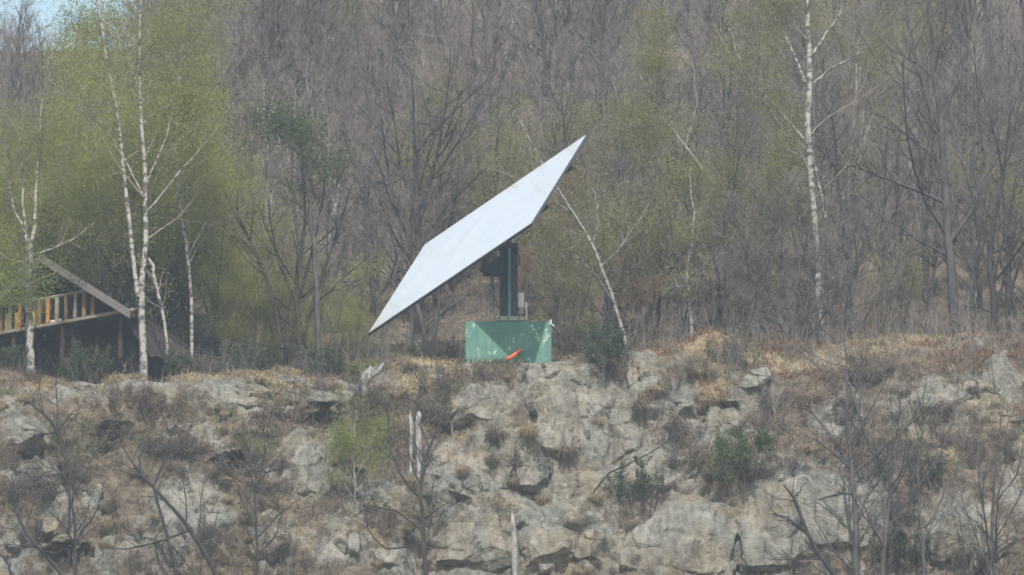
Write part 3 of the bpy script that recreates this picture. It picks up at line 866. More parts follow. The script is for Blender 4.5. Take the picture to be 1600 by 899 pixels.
SP_BARE = [dict(m=9, len=0.5, fall=0.55, ang=42, n=6, rr=0.55, rmin=0.012, rmax=0.05, t0=0.25, trop=0.1, wob=0.16),
           dict(m=9, len=0.45, ang=40, n=5, rr=0.5, rmin=0.006, rmax=0.018, trop=0.08, wob=0.18),
           dict(m=10, len=0.5, ang=38, n=4, rr=0.5, rmin=0.0045, rmax=0.007, trop=0.08, wob=0.2)]
SP_BIRCH = [dict(m=12, len=0.4, fall=0.5, ang=42, n=6, rr=0.4, rmin=0.012, rmax=0.03, t0=0.3, trop=0.06, wob=0.14),
            dict(m=9, len=0.55, ang=45, n=5, rr=0.5, rmin=0.006, rmax=0.012, trop=-0.04, wob=0.16),
            dict(m=9, len=0.6, ang=40, n=4, rr=0.5, rmin=0.004, rmax=0.006, trop=-0.14, wob=0.16)]
SP_THIN = [dict(m=7, len=0.4, ang=42, n=5, rr=0.5, rmin=0.009, rmax=0.025, t0=0.25, trop=0.08, wob=0.18),
           dict(m=8, len=0.5, ang=40, n=4, rr=0.5, rmin=0.005, rmax=0.01, trop=0.06, wob=0.2),
           dict(m=6, len=0.55, ang=40, n=3, rr=0.6, rmin=0.004, rmax=0.006, trop=0.06, wob=0.2)]

# --- birches
B_ = M['birch_bark']
hero('birch_tree', 'white birch standing in front of the cabin balcony at the left edge', 'birch', 1.6,
     [[(48, 562, .125), (46, 500, .12), (44, 440, .115), (46, 392, .1)], [(46, 394, .08), (56, 350, .06), (54, 310, .045), (60, 240, .03), (66, 150, .015)], [(45, 396, .06), (38, 360, .045), (22, 330, .035), (12, 270, .02)], [(47, 400, .035), (80, 390, .03), (118, 372, .025), (150, 348, .012)], [(46, 392, .05), (36, 330, .04), (34, 250, .03), (28, 190, .012)]],
     SP_BIRCH, B_, M['twig_birch'], 11, (M['leaf_fresh'], 17000, 0.03, 0.28))
hero('birch_tree', 'large forked white birch at the right end of the cabin', 'birch', 1.5,
     [[(226, 556, 0.120), (222, 510, 0.112), (215, 465, 0.104), (222, 420, 0.088), (231, 385, 0.080), (228, 300, 0.072), (219, 180, 0.060), (218, 80, 0.048), (222, -40, 0.032), (226, -140, 0.016)],
      [(216, 465, 0.080), (208, 420, 0.072), (204, 365, 0.068), (196, 290, 0.064), (184, 190, 0.060), (167, 90, 0.052), (153, 0, 0.044), (140, -90, 0.024)],
      [(262, 565, 0.048), (259, 520, 0.050), (252, 478, 0.052), (242, 440, 0.056), (234, 404, 0.048)],
      [(219, 165, 0.024), (236, 130, 0.018), (252, 100, 0.010)], [(220, 195, 0.024), (250, 172, 0.020), (284, 152, 0.016), (300, 130, 0.008)], [(218, 140, 0.024), (206, 110, 0.020), (202, 85, 0.012)], [(165, 35, 0.024), (180, 60, 0.016), (198, 84, 0.010)],
      [(228, 290, 0.032), (262, 210, 0.024), (284, 110, 0.020), (300, 30, 0.010)], [(226, 310, 0.032), (190, 240, 0.024), (140, 170, 0.020), (110, 90, 0.010)], [(230, 330, 0.032), (290, 260, 0.024), (340, 200, 0.020), (370, 150, 0.010)]],
     SP_BIRCH, B_, M['twig_birch'], 12, (M['leaf_birch'], 58000, 0.031, 0.36))
hero('birch_tree', 'slender pale birch between the cabin and the dark coppice', 'birch', 4.2,
     [[(300, 545, .06), (298, 450, .055), (292, 380, .05), (276, 300, .045), (266, 190, .04), (284, 90, .03), (292, 10, .02)], [(278, 310, .03), (310, 220, .025), (338, 170, .012)], [(295, 400, .03), (330, 330, .02), (360, 260, .01)]],
     SP_BIRCH, B_, M['twig_birch'], 13, (M['leaf_birch'], 34000, 0.031, 0.3))
hero('birch_tree', 'tall straight white birch with bare arms on the right', 'birch', 6.0,
     [[(1282, 500, .1), (1278, 400, .1), (1272, 320, .1), (1263, 240, .105), (1264, 140, .1), (1266, 60, .085), (1262, 0, .07), (1256, -110, .03)],
      [(1264, 95, .05), (1280, 70, .045), (1300, 42, .035), (1316, 14, .02)], [(1272, 130, .04), (1296, 108, .035), (1325, 94, .028), (1358, 74, .012)], [(1264, 140, .05), (1250, 110, .04), (1230, 60, .03), (1200, 10, .025), (1185, -30, .012)], [(1262, 225, .045), (1232, 190, .035), (1196, 150, .03), (1160, 110, .022), (1140, 45, .012)], [(1230, 215, .035), (1215, 190, .032), (1196, 160, .028), (1186, 130, .015)], [(1268, 235, .05), (1280, 290, .05), (1290, 340, .04)]],
     SP_BIRCH, B_, M['twig_birch'], 14, (M['leaf_olive'], 22000, 0.03, 0.28))
hero('birch_tree', 'thin pale birch leaning left behind the broom bush', 'birch', 3.0,
     [[(981, 534, .06), (962, 480, .058), (940, 420, .055), (915, 360, .05), (890, 320, .045), (868, 298, .035), (840, 240, .025), (806, 180, .012)], [(925, 385, .03), (935, 350, .02), (930, 300, .01)]],
     SP_THIN, M['bark_pale'], M['twig_birch'], 15, (M['leaf_olive'], 1500, 0.035))
hero('birch_tree', 'pale leaning birch high up behind the right tip of the mirror', 'birch', 13.0,
     [[(1150, 330, .06), (1105, 268, .055), (1060, 220, .05), (1035, 180, .045), (1012, 150, .03), (985, 90, .015)], [(1040, 190, .03), (1030, 230, .02), (1010, 270, .01)], [(1070, 230, .03), (1090, 160, .025), (1080, 90, .012)]],
     SP_THIN, M['bark_pale'], M['twig_birch'], 16, (M['leaf_olive'], 20000, 0.032, 0.33))
hero('birch_tree', 'small pale birch stem half hidden behind the right thicket', 'birch', 5.0,
     [[(1082, 520, .06), (1078, 470, .058), (1072, 430, .045), (1084, 350, .03), (1078, 260, .015)]], SP_THIN, M['bark_pale'], M['twig_birch'], 17, (M['leaf_olive'], 1500, 0.035))
hero('birch_tree', 'young leafy green birch growing on the cliff face', 'birch', -4.4,
     [[(556, 800, .03), (553, 740, .028), (552, 690, .022), (556, 640, .012)], [(554, 760, .02), (530, 700, .015), (520, 660, .008)], [(554, 750, .02), (580, 700, .015), (590, 660, .008)], [(554, 780, .02), (525, 740, .012), (512, 720, .006)], [(554, 770, .02), (585, 740, .012), (598, 710, .006)]],
     SP_THIN, M['bark_pale'], M['twig_birch'], 18, (M['leaf_fresh'], 5500, 0.028, 0.16))

# --- dark and grey bare trees behind the ledge
BD, BG = M['bark_dark'], M['bark_grey']
hero('coppice_tree', 'dark many-stemmed bare coppice tree right of the cabin', 'tree', 4.5,
     [[(470, 545, .1), (466, 500, .085), (462, 450, .07), (470, 390, .055), (478, 330, .04), (470, 260, .02)], [(440, 545, .08), (432, 490, .07), (415, 430, .06), (395, 380, .05), (372, 345, .03), (350, 300, .015)],
      [(472, 530, .08), (490, 470, .065), (512, 410, .05), (530, 350, .04), (550, 290, .02)], [(462, 470, .06), (440, 420, .05), (425, 370, .04), (420, 310, .02)], [(468, 460, .06), (486, 400, .045), (500, 340, .035), (510, 270, .015)], [(486, 480, .05), (520, 450, .04), (548, 425, .03), (580, 400, .012)]],
     SP_BARE, BD, M['twig_mauve'], 21)
hero('bare_tree', 'dark bare tree with upswept limbs just left of the mirror', 'tree', 14.0,
     [[(655, 560, .13), (652, 480, .12), (650, 400, .11), (656, 340, .1), (650, 260, .07), (645, 180, .04), (640, 100, .015)], [(655, 350, .07), (668, 290, .065), (690, 220, .05), (700, 140, .03), (712, 70, .012)],
      [(655, 380, .06), (690, 330, .05), (730, 290, .04), (770, 250, .015)], [(650, 400, .06), (620, 330, .05), (604, 260, .04), (596, 180, .02)], [(650, 330, .05), (624, 260, .04), (618, 190, .03), (600, 110, .012)]],
     SP_BARE, BD, M['twig_mauve'], 22)
hero('bare_tree', 'leaning grey bare tree under the lower corner of the mirror', 'tree', 9.0,
     [[(668, 555, .1), (660, 505, .09), (645, 455, .06), (636, 425, .03)], [(672, 555, .08), (682, 500, .07), (690, 450, .04), (694, 420, .02)], [(665, 510, .05), (700, 480, .035), (736, 460, .015)]],
     SP_THIN, BG, M['twig_grey'], 23)
hero('bare_tree', 'big dark bare tree with level branches near the right edge', 'tree', 5.5,
     [[(1492, 540, .17), (1490, 460, .16), (1482, 380, .14), (1476, 280, .12), (1470, 180, .1), (1456, 90, .07), (1450, -20, .04)], [(1480, 320, .07), (1440, 300, .06), (1390, 280, .045), (1340, 262, .03), (1290, 250, .012)], [(1476, 260, .07), (1430, 220, .055), (1390, 190, .045), (1350, 170, .015)],
      [(1470, 190, .07), (1500, 120, .055), (1516, 50, .04), (1530, -40, .015)], [(1484, 380, .06), (1520, 330, .05), (1540, 280, .035), (1570, 230, .015)], [(1474, 220, .06), (1440, 130, .045), (1420, 40, .03), (1410, -40, .012)], [(1484, 400, .05), (1440, 380, .04), (1400, 350, .03), (1360, 330, .012)], [(1506, 540, .08), (1512, 470, .07), (1530, 400, .05), (1545, 330, .02)]],
     SP_BARE, BG, M['twig_grey'], 24)
hero('bare_tree', 'straight dark bare tree at the far right edge', 'tree', 2.5,
     [[(1556, 570, .12), (1556, 500, .11), (1548, 440, .09), (1542, 390, .075), (1560, 320, .06), (1575, 240, .04), (1580, 150, .015)], [(1550, 440, .05), (1530, 380, .04), (1520, 310, .02)], [(1556, 480, .05), (1574, 420, .04), (1590, 340, .02)], [(1556, 490, .04), (1530, 480, .03), (1505, 478, .02)]],
     SP_BARE, BD, M['twig_grey'], 25)
hero('coppice_tree', 'broad grey bare thicket of upright stems on the right bank', 'tree', 3.0,
     [[(1238, 560, .05), (1232, 480, .045), (1220, 400, .035), (1206, 300, .015)], [(1236, 555, .05), (1210, 480, .04), (1176, 400, .03), (1140, 320, .012)], [(1240, 555, .05), (1262, 470, .04), (1280, 390, .03), (1290, 300, .012)], [(1242, 555, .05), (1290, 490, .04), (1330, 430, .03), (1370, 370, .012)], [(1236, 560, .04), (1190, 510, .035), (1150, 460, .025), (1110, 400, .01)], [(1240, 550, .04), (1246, 460, .035), (1250, 380, .025), (1246, 300, .01)]],
     [dict(m=14, len=0.5, fall=0.55, ang=36, n=6, rr=0.55, rmin=0.01, rmax=0.03, t0=0.1, trop=0.1, wob=0.16), dict(m=11, len=0.5, ang=38, n=5, rr=0.5, rmin=0.006, rmax=0.012, trop=0.08, wob=0.18), dict(m=12, len=0.55, ang=38, n=4, rr=0.5, rmin=0.005, rmax=0.007, trop=0.08, wob=0.2)], BG, M['twig_mauve'], 26)
hero('coppice_tree', 'pale brown bare thicket filling the bank behind the straw', 'tree', 2.2,
     [[(1150, 560, .04), (1145, 490, .035), (1136, 420, .025), (1128, 340, .01)], [(1152, 560, .04), (1176, 480, .035), (1190, 410, .025), (1196, 330, .01)], [(1320, 560, .04), (1322, 480, .035), (1330, 400, .025), (1342, 320, .01)], [(1322, 560, .04), (1350, 500, .035), (1390, 440, .02), (1420, 380, .01)], [(1155, 560, .03), (1120, 510, .025), (1090, 450, .01)], [(1318, 560, .03), (1295, 480, .025), (1288, 400, .01)]],
     [dict(m=13, len=0.5, fall=0.5, ang=36, n=5, rr=0.5, rmin=0.009, rmax=0.022, t0=0.05, trop=0.1, wob=0.16), dict(m=10, len=0.5, ang=38, n=4, rr=0.5, rmin=0.006, rmax=0.01, trop=0.08, wob=0.18), dict(m=9, len=0.55, ang=38, n=3, rr=0.5, rmin=0.005, rmax=0.007, trop=0.08, wob=0.2)], BG, M['twig_mauve'], 46)
hero('coppice_tree', 'twiggy bare bush with dark forks on the right bank crest', 'tree', 0.6,
     [[(1242, 640, .05), (1244, 570, .045), (1236, 535, .04), (1220, 505, .03), (1180, 495, .012)], [(1242, 560, .04), (1258, 520, .03), (1268, 470, .012)], [(1278, 600, .035), (1282, 550, .03), (1276, 500, .015)], [(1348, 590, .03), (1360, 540, .028), (1385, 500, .022), (1402, 450, .01)]],
     SP_THIN, BD, M['twig_grey'], 27)
hero('shaded_crown_tree', 'tree with dark leaves painted as shaded crown underside left of the mirror', 'tree', 4.0,
     [[(498, 545, .09), (494, 440, .08), (486, 330, .07), (472, 230, .06), (462, 190, .03)], [(490, 360, .05), (520, 300, .04), (540, 260, .02)], [(478, 250, .04), (440, 215, .03), (420, 195, .015)]],
     [dict(m=14, abs=0.55, ang=55, n=5, rr=0.4, rmin=0.01, rmax=0.03, t0=0.72, trop=0.05), dict(m=9, abs=0.4, ang=45, n=4, rmin=0.005, rmax=0.01), dict(m=5, abs=0.2, ang=45, n=3, rmin=0.004, rmax=0.006)],
     BG, M['twig_grey'], 28, (M['leaf_dark_and_shade'], 5500, 0.04, 0.3))  # dark leaf colour stands in for shade under a lighter green crown

# --- foreground trees below and on the cliff
hero('bare_tree', 'dark slanting bare tree with crossing limbs at lower left', 'tree', -6.2,
     [[(356, 940, .08), (330, 880, .075), (300, 828, .065), (268, 790, .055), (240, 762, .05), (215, 735, .035), (190, 700, .015)], [(300, 828, .04), (250, 846, .035), (200, 858, .025), (160, 856, .012)], [(240, 762, .035), (258, 715, .03), (270, 675, .025), (283, 645, .012)], [(222, 740, .03), (216, 715, .028), (240, 690, .018)], [(240, 762, .04), (252, 810, .05), (268, 860, .055), (285, 930, .06)]],
     SP_THIN, BD, M['twig_dark'], 31)
hero('bare_tree', 'small dark forked bare tree on the cliff left of the green sapling', 'tree', -6.2,
     [[(402, 930, .05), (402, 860, .045), (400, 790, .04), (398, 755, .03), (380, 725, .022), (350, 700, .01)], [(400, 760, .028), (425, 728, .022), (450, 695, .01)], [(400, 770, .025), (412, 720, .02), (418, 660, .01)], [(402, 830, .03), (380, 790, .025), (370, 760, .012)], [(402, 840, .03), (440, 800, .02), (470, 780, .01)]],
     SP_THIN, BD, M['twig_dark'], 32)
hero('bare_tree', 'crooked dark bare tree arching over the rocks at bottom left', 'tree', -6.2,
     [[(110, 930, .06), (92, 890, .055), (60, 858, .05), (34, 825, .045), (20, 780, .03), (2, 750, .012)], [(62, 860, .035), (88, 866, .03), (118, 850, .02)], [(118, 900, .05), (118, 830, .045), (112, 780, .03), (90, 740, .015)], [(30, 920, .04), (6, 870, .035), (-20, 850, .02)], [(116, 850, .03), (150, 800, .022), (165, 750, .01)]],
     SP_THIN, BD, M['twig_dark'], 33)
hero('bare_tree', 'dead dark branches jutting from the rocks at the left', 'tree', -4.2,
     [[(110, 740, .04), (96, 700, .04), (90, 672, .045), (72, 648, .04), (46, 628, .03)], [(90, 675, .035), (60, 680, .03), (44, 686, .015)], [(92, 672, .03), (108, 650, .025), (120, 640, .012)], [(90, 655, .025), (88, 600, .015), (84, 580, .01)], [(105, 740, .03), (70, 744, .028), (38, 746, .014)]],
     SP_THIN, BD, M['twig_dark'], 34)
hero('bare_tree', 'dark twisted bare tree in front of the two bleached snags', 'tree', -6.2,
     [[(668, 940, .075), (664, 870, .07), (658, 800, .06), (656, 745, .05), (668, 705, .04), (688, 670, .03), (702, 630, .022), (692, 600, .01)], [(657, 780, .04), (630, 750, .035), (610, 700, .025), (606, 640, .01)], [(660, 830, .035), (625, 800, .03), (580, 790, .022), (548, 810, .01)], [(670, 700, .02), (655, 660, .018), (650, 640, .01)], [(658, 760, .03), (640, 720, .022), (632, 660, .01)], [(664, 850, .03), (600, 860, .03), (575, 830, .02), (566, 740, .012)]],
     SP_THIN, BD, M['twig_dark'], 35)
hero('bare_tree', 'forked dark dead limb rising at lower right', 'tree', -6.2,
     [[(1345, 950, .08), (1310, 905, .07), (1282, 870, .065), (1262, 835, .06), (1255, 810, .055), (1240, 780, .045), (1224, 755, .02)], [(1258, 830, .04), (1235, 812, .035), (1206, 802, .018)], [(1240, 780, .025), (1250, 768, .02), (1258, 755, .01)]],
     SP_THIN, BD, M['twig_dark'], 36)
hero('bare_tree', 'grey bare tree with spreading limbs in front of the right cliff', 'tree', -6.2,
     [[(1340, 950, .1), (1338, 880, .095), (1336, 800, .085), (1334, 740, .07), (1322, 690, .05), (1324, 620, .04), (1322, 560, .03), (1318, 480, .012)], [(1336, 770, .045), (1310, 772, .035), (1280, 780, .02)], [(1332, 735, .05), (1310, 715, .04), (1280, 690, .025), (1260, 680, .01)], [(1326, 600, .035), (1345, 660, .04), (1362, 705, .045), (1376, 720, .04)], [(1334, 740, .03), (1390, 690, .03), (1440, 650, .025), (1465, 625, .01)]],
     SP_BARE, BG, M['twig_grey'], 37)
hero('bare_tree', 'grey bare trunk forking beside the rock at lower right', 'tree', -6.2,
     [[(1378, 930, .08), (1382, 850, .075), (1388, 790, .06), (1392, 740, .04), (1400, 690, .02)], [(1388, 770, .03), (1420, 720, .025), (1440, 680, .01)], [(1382, 830, .03), (1410, 800, .02), (1430, 760, .01)]],
     SP_BARE, BG, M['twig_grey'], 38)
hero('bare_tree', 'grey bare tree at the bottom right corner', 'tree', -6.2,
     [[(1548, 950, .07), (1550, 860, .06), (1552, 780, .045), (1558, 700, .03), (1570, 620, .012)], [(1550, 870, .035), (1580, 850, .03), (1620, 830, .015)], [(1552, 850, .03), (1530, 820, .02), (1505, 800, .01)], [(1553, 790, .03), (1590, 740, .025), (1600, 690, .012)]],
     SP_BARE, BG, M['twig_grey'], 39)
hero('bare_tree', 'thin twiggy bare tree in front of the straw bank on the right', 'tree', -6.2,
     [[(1445, 900, .05), (1440, 820, .045), (1432, 740, .04), (1440, 670, .03), (1450, 590, .012)], [(1436, 760, .03), (1480, 690, .025), (1500, 620, .012)], [(1434, 750, .03), (1400, 680, .022), (1390, 620, .01)]],
     SP_BARE, BG, M['twig_mauve'], 40)
hero('fallen_branch', 'long dark fallen branch lying across the cliff face', 'branch', -4.2,
     [[(918, 784, .035), (940, 752, .032), (958, 734, .03), (990, 722, .025), (1030, 698, .02), (1060, 678, .01)]],
     [dict(m=3, len=0.15, ang=40, n=4, rr=0.4, rmin=0.006, rmax=0.01), dict(m=2, len=0.4, ang=40, n=3, rmin=0.004, rmax=0.006)], BD, M['twig_dark'], 41, foot=False)

def snag(label, limbs, depth, seed):
    rng = np.random.default_rng(seed)
    P0, R0 = [], []
    for li, lm in enumerate(limbs):
        pts = [P(q[0], q[1], depth) for q in lm]; rr_ = [q[2] for q in lm]
        if li == 0: pts[0][2] = min(pts[0][2], ground_z(pts[0][0], pts[0][1]) - 0.1)
        a_, b_ = resample(pts, rr_, 12)
        a_[1:] += rng.normal(0, 0.012, (11, 3)); b_ = b_ * rng.uniform(0.78, 1.2, 12); a_[-1] = a_[-2] + (a_[-1] - a_[-2]) * 0.25 + rng.normal(0, 0.03, 3); b_[-1] *= 0.3
        P0.append(a_); R0.append(b_)
    base = P0[0][0].copy()
    root = link('dead_snag', None, loc=base, label=label, cat='dead tree', group='bleached dead trunks on the cliff')
    link('trunk', tubes_mesh('trunk', [(np.stack(P0[:1]) - base, np.stack(R0[:1]))], M['dead_wood']), root)
    for a_, b_ in zip(P0[1:], R0[1:]):
        link('limb_stub', tubes_mesh('limb_stub', [(a_[None] - base, b_[None])], M['dead_wood']), root)
snag('taller thick bleached dead trunk behind the twisted bare tree', [[(653, 830, .1), (655, 760, .095), (654, 690, .09), (655, 640, .075), (655, 628, .03)]], -3.4, 1)
snag('thinner split bleached dead trunk left of the thick one', [[(638, 810, .07), (642, 740, .065), (643, 690, .055), (642, 650, .04), (641, 634, .02)], [(643, 690, .04), (647, 672, .03), (641, 640, .015)]], -3.3, 2)
snag('bleached white stump standing up at the bottom centre', [[(806, 930, .1), (804, 870, .09), (802, 825, .07), (800, 790, .04)]], -5.6, 3)
snag('thin short bleached stick upright on the rocks right of the tall snags', [[(707, 705, .022), (707, 680, .02), (706, 652, .012)]], -2.4, 4)
snag('weathered grey stump on the crest left of the green block', [[(562, 618, .2), (568, 600, .18), (577, 582, .15), (586, 570, .11)], [(578, 590, .08), (592, 580, .07), (600, 566, .05)]], -2.0, 5)

MARKS = [(30, 690, 'the pale block at far left'), (95, 815, 'the tall rock pillar at bottom left'), (300, 785, 'the big pale rock at lower left'), (300, 676, 'the flat pale rock under the straw band'), (380, 620, 'the grey outcrop below the crest'), (490, 652, 'the dark hollow'), (480, 735, 'the rock under the dark hollow'),
         (553, 700, 'the green sapling'), (648, 710, 'the two bleached snags'), (745, 850, 'the broad rock at bottom centre'), (803, 850, 'the white stump'), (770, 625, 'the pale rock below the green block'), (915, 660, 'the great pale slab'), (980, 735, 'the fallen branch'), (930, 570, 'the broom bush'), (1065, 830, 'the rounded boulder'),
         (1120, 660, 'the pale blocks right of the slab'), (1168, 735, 'the round dark green bush'), (1185, 598, 'the white rock on the right crest'), (1255, 810, 'the big rock face at lower right'), (1300, 648, 'the grey rock on the right slope'), (1385, 800, 'the forked trunk at lower right'), (1465, 720, 'the straw patch at right'), (1460, 635, 'the outcrop near the right edge'), (1550, 850, 'the bottom right corner tree'), (1560, 620, 'the right edge outcrop')]
def near_mark(px, py):
    m_ = min(MARKS, key=lambda q: (px - q[0]) ** 2 + (py - q[1]) ** 2)
    dx, dy = px - m_[0], py - m_[1]
    w_ = ('left of ' if dx < 0 else 'right of ') if abs(dx) > abs(dy) else ('above ' if dy < 0 else 'below ')
    return w_ + m_[2]

# ------------------------------------------------------------------ shrubs
def shrub(name, label, cat, px, py, w, h, depth, m, twig, seed, leaves, size, group=None):
    rng = np.random.default_rng(seed)
    c = P(px, py, depth)
    z = ground_z(c[0], depth)
    if depth < 0.5:
        hp, _ = ground_hit(px, py)
        if hp is not None: c = np.array(hp); depth = hp.y; z = hp.z
    n = 16
    W, H = w / SCALE, h / SCALE
    a = rng.uniform(0, 2 * np.pi, n); rr_ = np.sqrt(rng.random(n))
    base = np.stack([np.cos(a) * rr_ * W * 0.25, np.sin(a) * rr_ * W * 0.18, np.full(n, -0.1)], 1)
    tip = np.stack([np.cos(a) * rr_ * W * 0.5, np.sin(a) * rr_ * W * 0.35, H * (1 - 0.45 * rr_ ** 2) * rng.uniform(0.75, 1.05, n)], 1)
    t = np.linspace(0, 1, 6)[None, :, None]
    P0 = base[:, None] * (1 - t) + tip[:, None] * t + rng.normal(0, 0.03, (n, 6, 3)) * t
    R0 = np.full((n, 6), 0.012) * np.linspace(1, 0.4, 6)
    lv = grow_levels(P0, R0, [dict(m=10, len=0.4, ang=35, n=4, rmin=0.005, rmax=0.008, t0=0.15, trop=0.12), dict(m=7, len=0.5, ang=35, n=3, rmin=0.004, rmax=0.005, trop=0.1)], rng)
    root = link(name, None, loc=(c[0], depth, z), label=label, cat=cat, group=group)
    link('stems', tubes_mesh('stems', lv, twig), root)
    if leaves: link('foliage', leaves_mesh('foliage', lv[-1], leaves, size, m, rng, 0.05, clump=1.5), root)
    return root
LB, TB = M['leaf_broom'], M['twig_grey']
shrub('broom_bush', 'dark green broom bush right of the green block', 'bush', 935, 602, 100, 100, -0.5, LB, TB, 1, 7000, 0.03)
shrub('broom_bush', 'round dark green bush on the right cliff ledge', 'bush', 1168, 772, 165, 100, -3.3, M['leaf_dark_and_shade'], TB, 2, 12000, 0.034)
shrub('broom_bush', 'dark brown-green bush above the rounded boulder', 'bush', 1005, 806, 130, 86, -3.8, M['leaf_broom'], M['twig_dark'], 3, 5000, 0.03)
shrub('broom_bush', 'dark bush between the boulders at lower right', 'bush', 1415, 770, 160, 90, -3.9, LB, M['twig_dark'], 4, 5000, 0.03)
shrub('broom_bush', 'dark scrub at the bottom right', 'bush', 1390, 890, 150, 60, -4.9, LB, M['twig_dark'], 5, 4000, 0.03)
shrub('broom_bush', 'green broom bush beneath the cabin balcony', 'bush', 130, 560, 120, 60, 1.0, LB, TB, 6, 5000, 0.03)
shrub('broom_bush', 'green broom bush left of the front birch trunk', 'bush', 20, 560, 60, 56, 1.0, LB, TB, 7, 2500, 0.03)
shrub('broom_bush', 'grey-green broom bush right of the forked birch', 'bush', 285, 562, 90, 62, 1.0, LB, TB, 8, 3600, 0.03)
shrub('broom_bush', 'grey-green broom scrub in front of the dark coppice', 'bush', 370, 560, 100, 70, 1.2, LB, TB, 9, 2600, 0.03)
shrub('broom_bush', 'dark green broom scrub at the foot of the dark coppice', 'bush', 505, 558, 110, 66, 1.2, LB, TB, 10, 3200, 0.03)
shrub('leafy_shrub', 'bright green young shrub below the lower mirror corner', 'bush', 568, 562, 40, 40, 0.9, M['leaf_fresh'], TB, 11, 1600, 0.032)
shrub('leafy_shrub', 'olive shrub left of the green block', 'bush', 700, 560, 90, 70, 3.5, M['leaf_olive'], TB, 12, 700, 0.03)
shrub('leafy_shrub', 'olive shrub right behind the green block', 'bush', 905, 545, 90, 120, 4.0, M['leaf_olive'], TB, 13, 2600, 0.03)
shrub('broom_bush', 'grey twiggy bush on the straw bank', 'bush', 1150, 575, 90, 60, -0.2, LB, TB, 14, 700, 0.03)
shrub('broom_bush', 'brown heath bush on the crest of the right bank', 'bush', 1340, 600, 120, 60, -0.9, M['heath'], TB, 15, 1200, 0.03)
shrub('broom_bush', 'brown heath bush overhanging the dark hollow', 'bush', 450, 655, 110, 50, -2.2, M['tuft'], M['twig_mauve'], 16, 2400, 0.03)
shrub('broom_bush', 'brown twiggy bush above the hollow at far left', 'bush', 120, 700, 120, 60, -2.6, M['heath'], M['twig_mauve'], 17, 1200, 0.03)
shrub('broom_bush', 'brown twiggy scrub below the crest at left', 'bush', 190, 640, 130, 50, -1.8, M['heath'], M['twig_mauve'], 18, 900, 0.03)

hb = []
for sd in range(4):
    hb.append(shrub('heath_bush', 'low brown leafless bush rooted among the cliff rocks', 'bush', 200 + 330 * sd, 700 + 30 * sd, 70, 44, -2.5, M['heath'], M['twig_mauve' if sd % 2 else 'twig_grey'], 50 + sd, 700, 0.028, group='low bushes on the cliff'))
rng = np.random.default_rng(91)
cnt = 0
while cnt < 70:
    px, py = rng.uniform(-10, 1610), rng.uniform(585, 905)
    if any(np.hypot((px - e[0]) / e[2], (py - e[1]) / e[3]) < 0.8 for e in ROCK) or (700 < px < 1000 and rng.random() < 0.6): continue
    p, n = ground_hit(px, py)
    if p is None: continue
    src = hb[cnt % 4]
    o = src.copy() if cnt >= 4 else src
    if cnt >= 4:
        col.objects.link(o)
        for ch in src.children:
            c_ = ch.copy(); col.objects.link(c_); c_.parent = o
    o.location = (p.x, p.y + 0.04, p.z - 0.04)
    o['label'] = 'low brown bush ' + near_mark(px, py)
    q_ = rng.uniform(0.45, 1.15)
    o.scale = (q_ * rng.uniform(0.8, 1.3), q_, q_)
    o.rotation_euler = (0.3, 0, rng.uniform(-0.6, 0.6))
    cnt += 1

# ------------------------------------------------------------------ tussocks on the cliff
def tuft_mesh(seed, n=420):
    rng = np.random.default_rng(seed)
    a = rng.uniform(0, 2 * np.pi, n); r = np.sqrt(rng.random(n)) * 0.35
    p0 = np.stack([np.cos(a) * r, np.sin(a) * r, np.full(n, 0.0)], 1)
    d = np.stack([np.cos(a) * (0.3 + r), np.sin(a) * (0.3 + r), rng.uniform(0.35, 1.0, n)], 1) + rng.normal(0, 0.22, (n, 3))
    L = rng.uniform(0.35, 1.25, n)[:, None] * (1 + 0.25 * np.cos(a * 2 + seed))[:, None]
    p1 = p0 + d * 0.45 * L
    p2 = p1 + (d * np.array([0.8, 0.8, -0.15])) * 0.5 * L
    p3 = p2 + (d * np.array([0.3, 0.3, 0]) + np.array([0, 0, -1.3])) * 0.5 * L
    s = np.cross(d, [0, 0, 1]); s /= np.linalg.norm(s, axis=1, keepdims=True); s = s * 0.02
    V = np.stack([p0 - s, p0 + s, p1 - s, p1 + s, p2 - s * .8, p2 + s * .8, p3 - s * .2, p3 + s * .2], 1).reshape(-1, 3)
    o = np.arange(n)[:, None, None] * 8
    q = (o + np.array([[0, 1, 3, 2], [2, 3, 5, 4], [4, 5, 7, 6]])[None]).reshape(-1, 4)
    return V, q
tufts = []
for k in range(6):
    V, q = tuft_mesh(k)
    tufts.append(fast_mesh('grass_tuft', V, q, mat=M['tuft' if k % 3 else 'heath']))
TUFT = [(885, 708, 40, 'large brown overhanging tussock under the pale rock slab'), (826, 676, 34, 'brown tussock at the foot of the dark rock cleft'), (724, 736, 26, 'dark solitary tussock on the pale rock below the crest'),
        (775, 682, 36, 'wide brown tussock left of the dark rock cleft'), (941, 662, 26, 'brown tussock set in the middle of the pale slab'), (848, 782, 30, 'brown tussock on the ledge above the bottom stump'), (695, 662, 26, 'dark tussock right of the bleached snags'),
        (350, 650, 18, None), (407, 595, 18, None), (388, 604, 18, None), (302, 670, 16, None), (352, 672, 18, None), (400, 652, 18, None), (1047, 668, 20, None), (1105, 628, 34, None), (1000, 640, 30, None), (1030, 610, 30, None), (930, 780, 24, None), (705, 762, 14, None), (600, 606, 26, None), (620, 618, 22, None)]
rng = np.random.default_rng(5)
used = 0
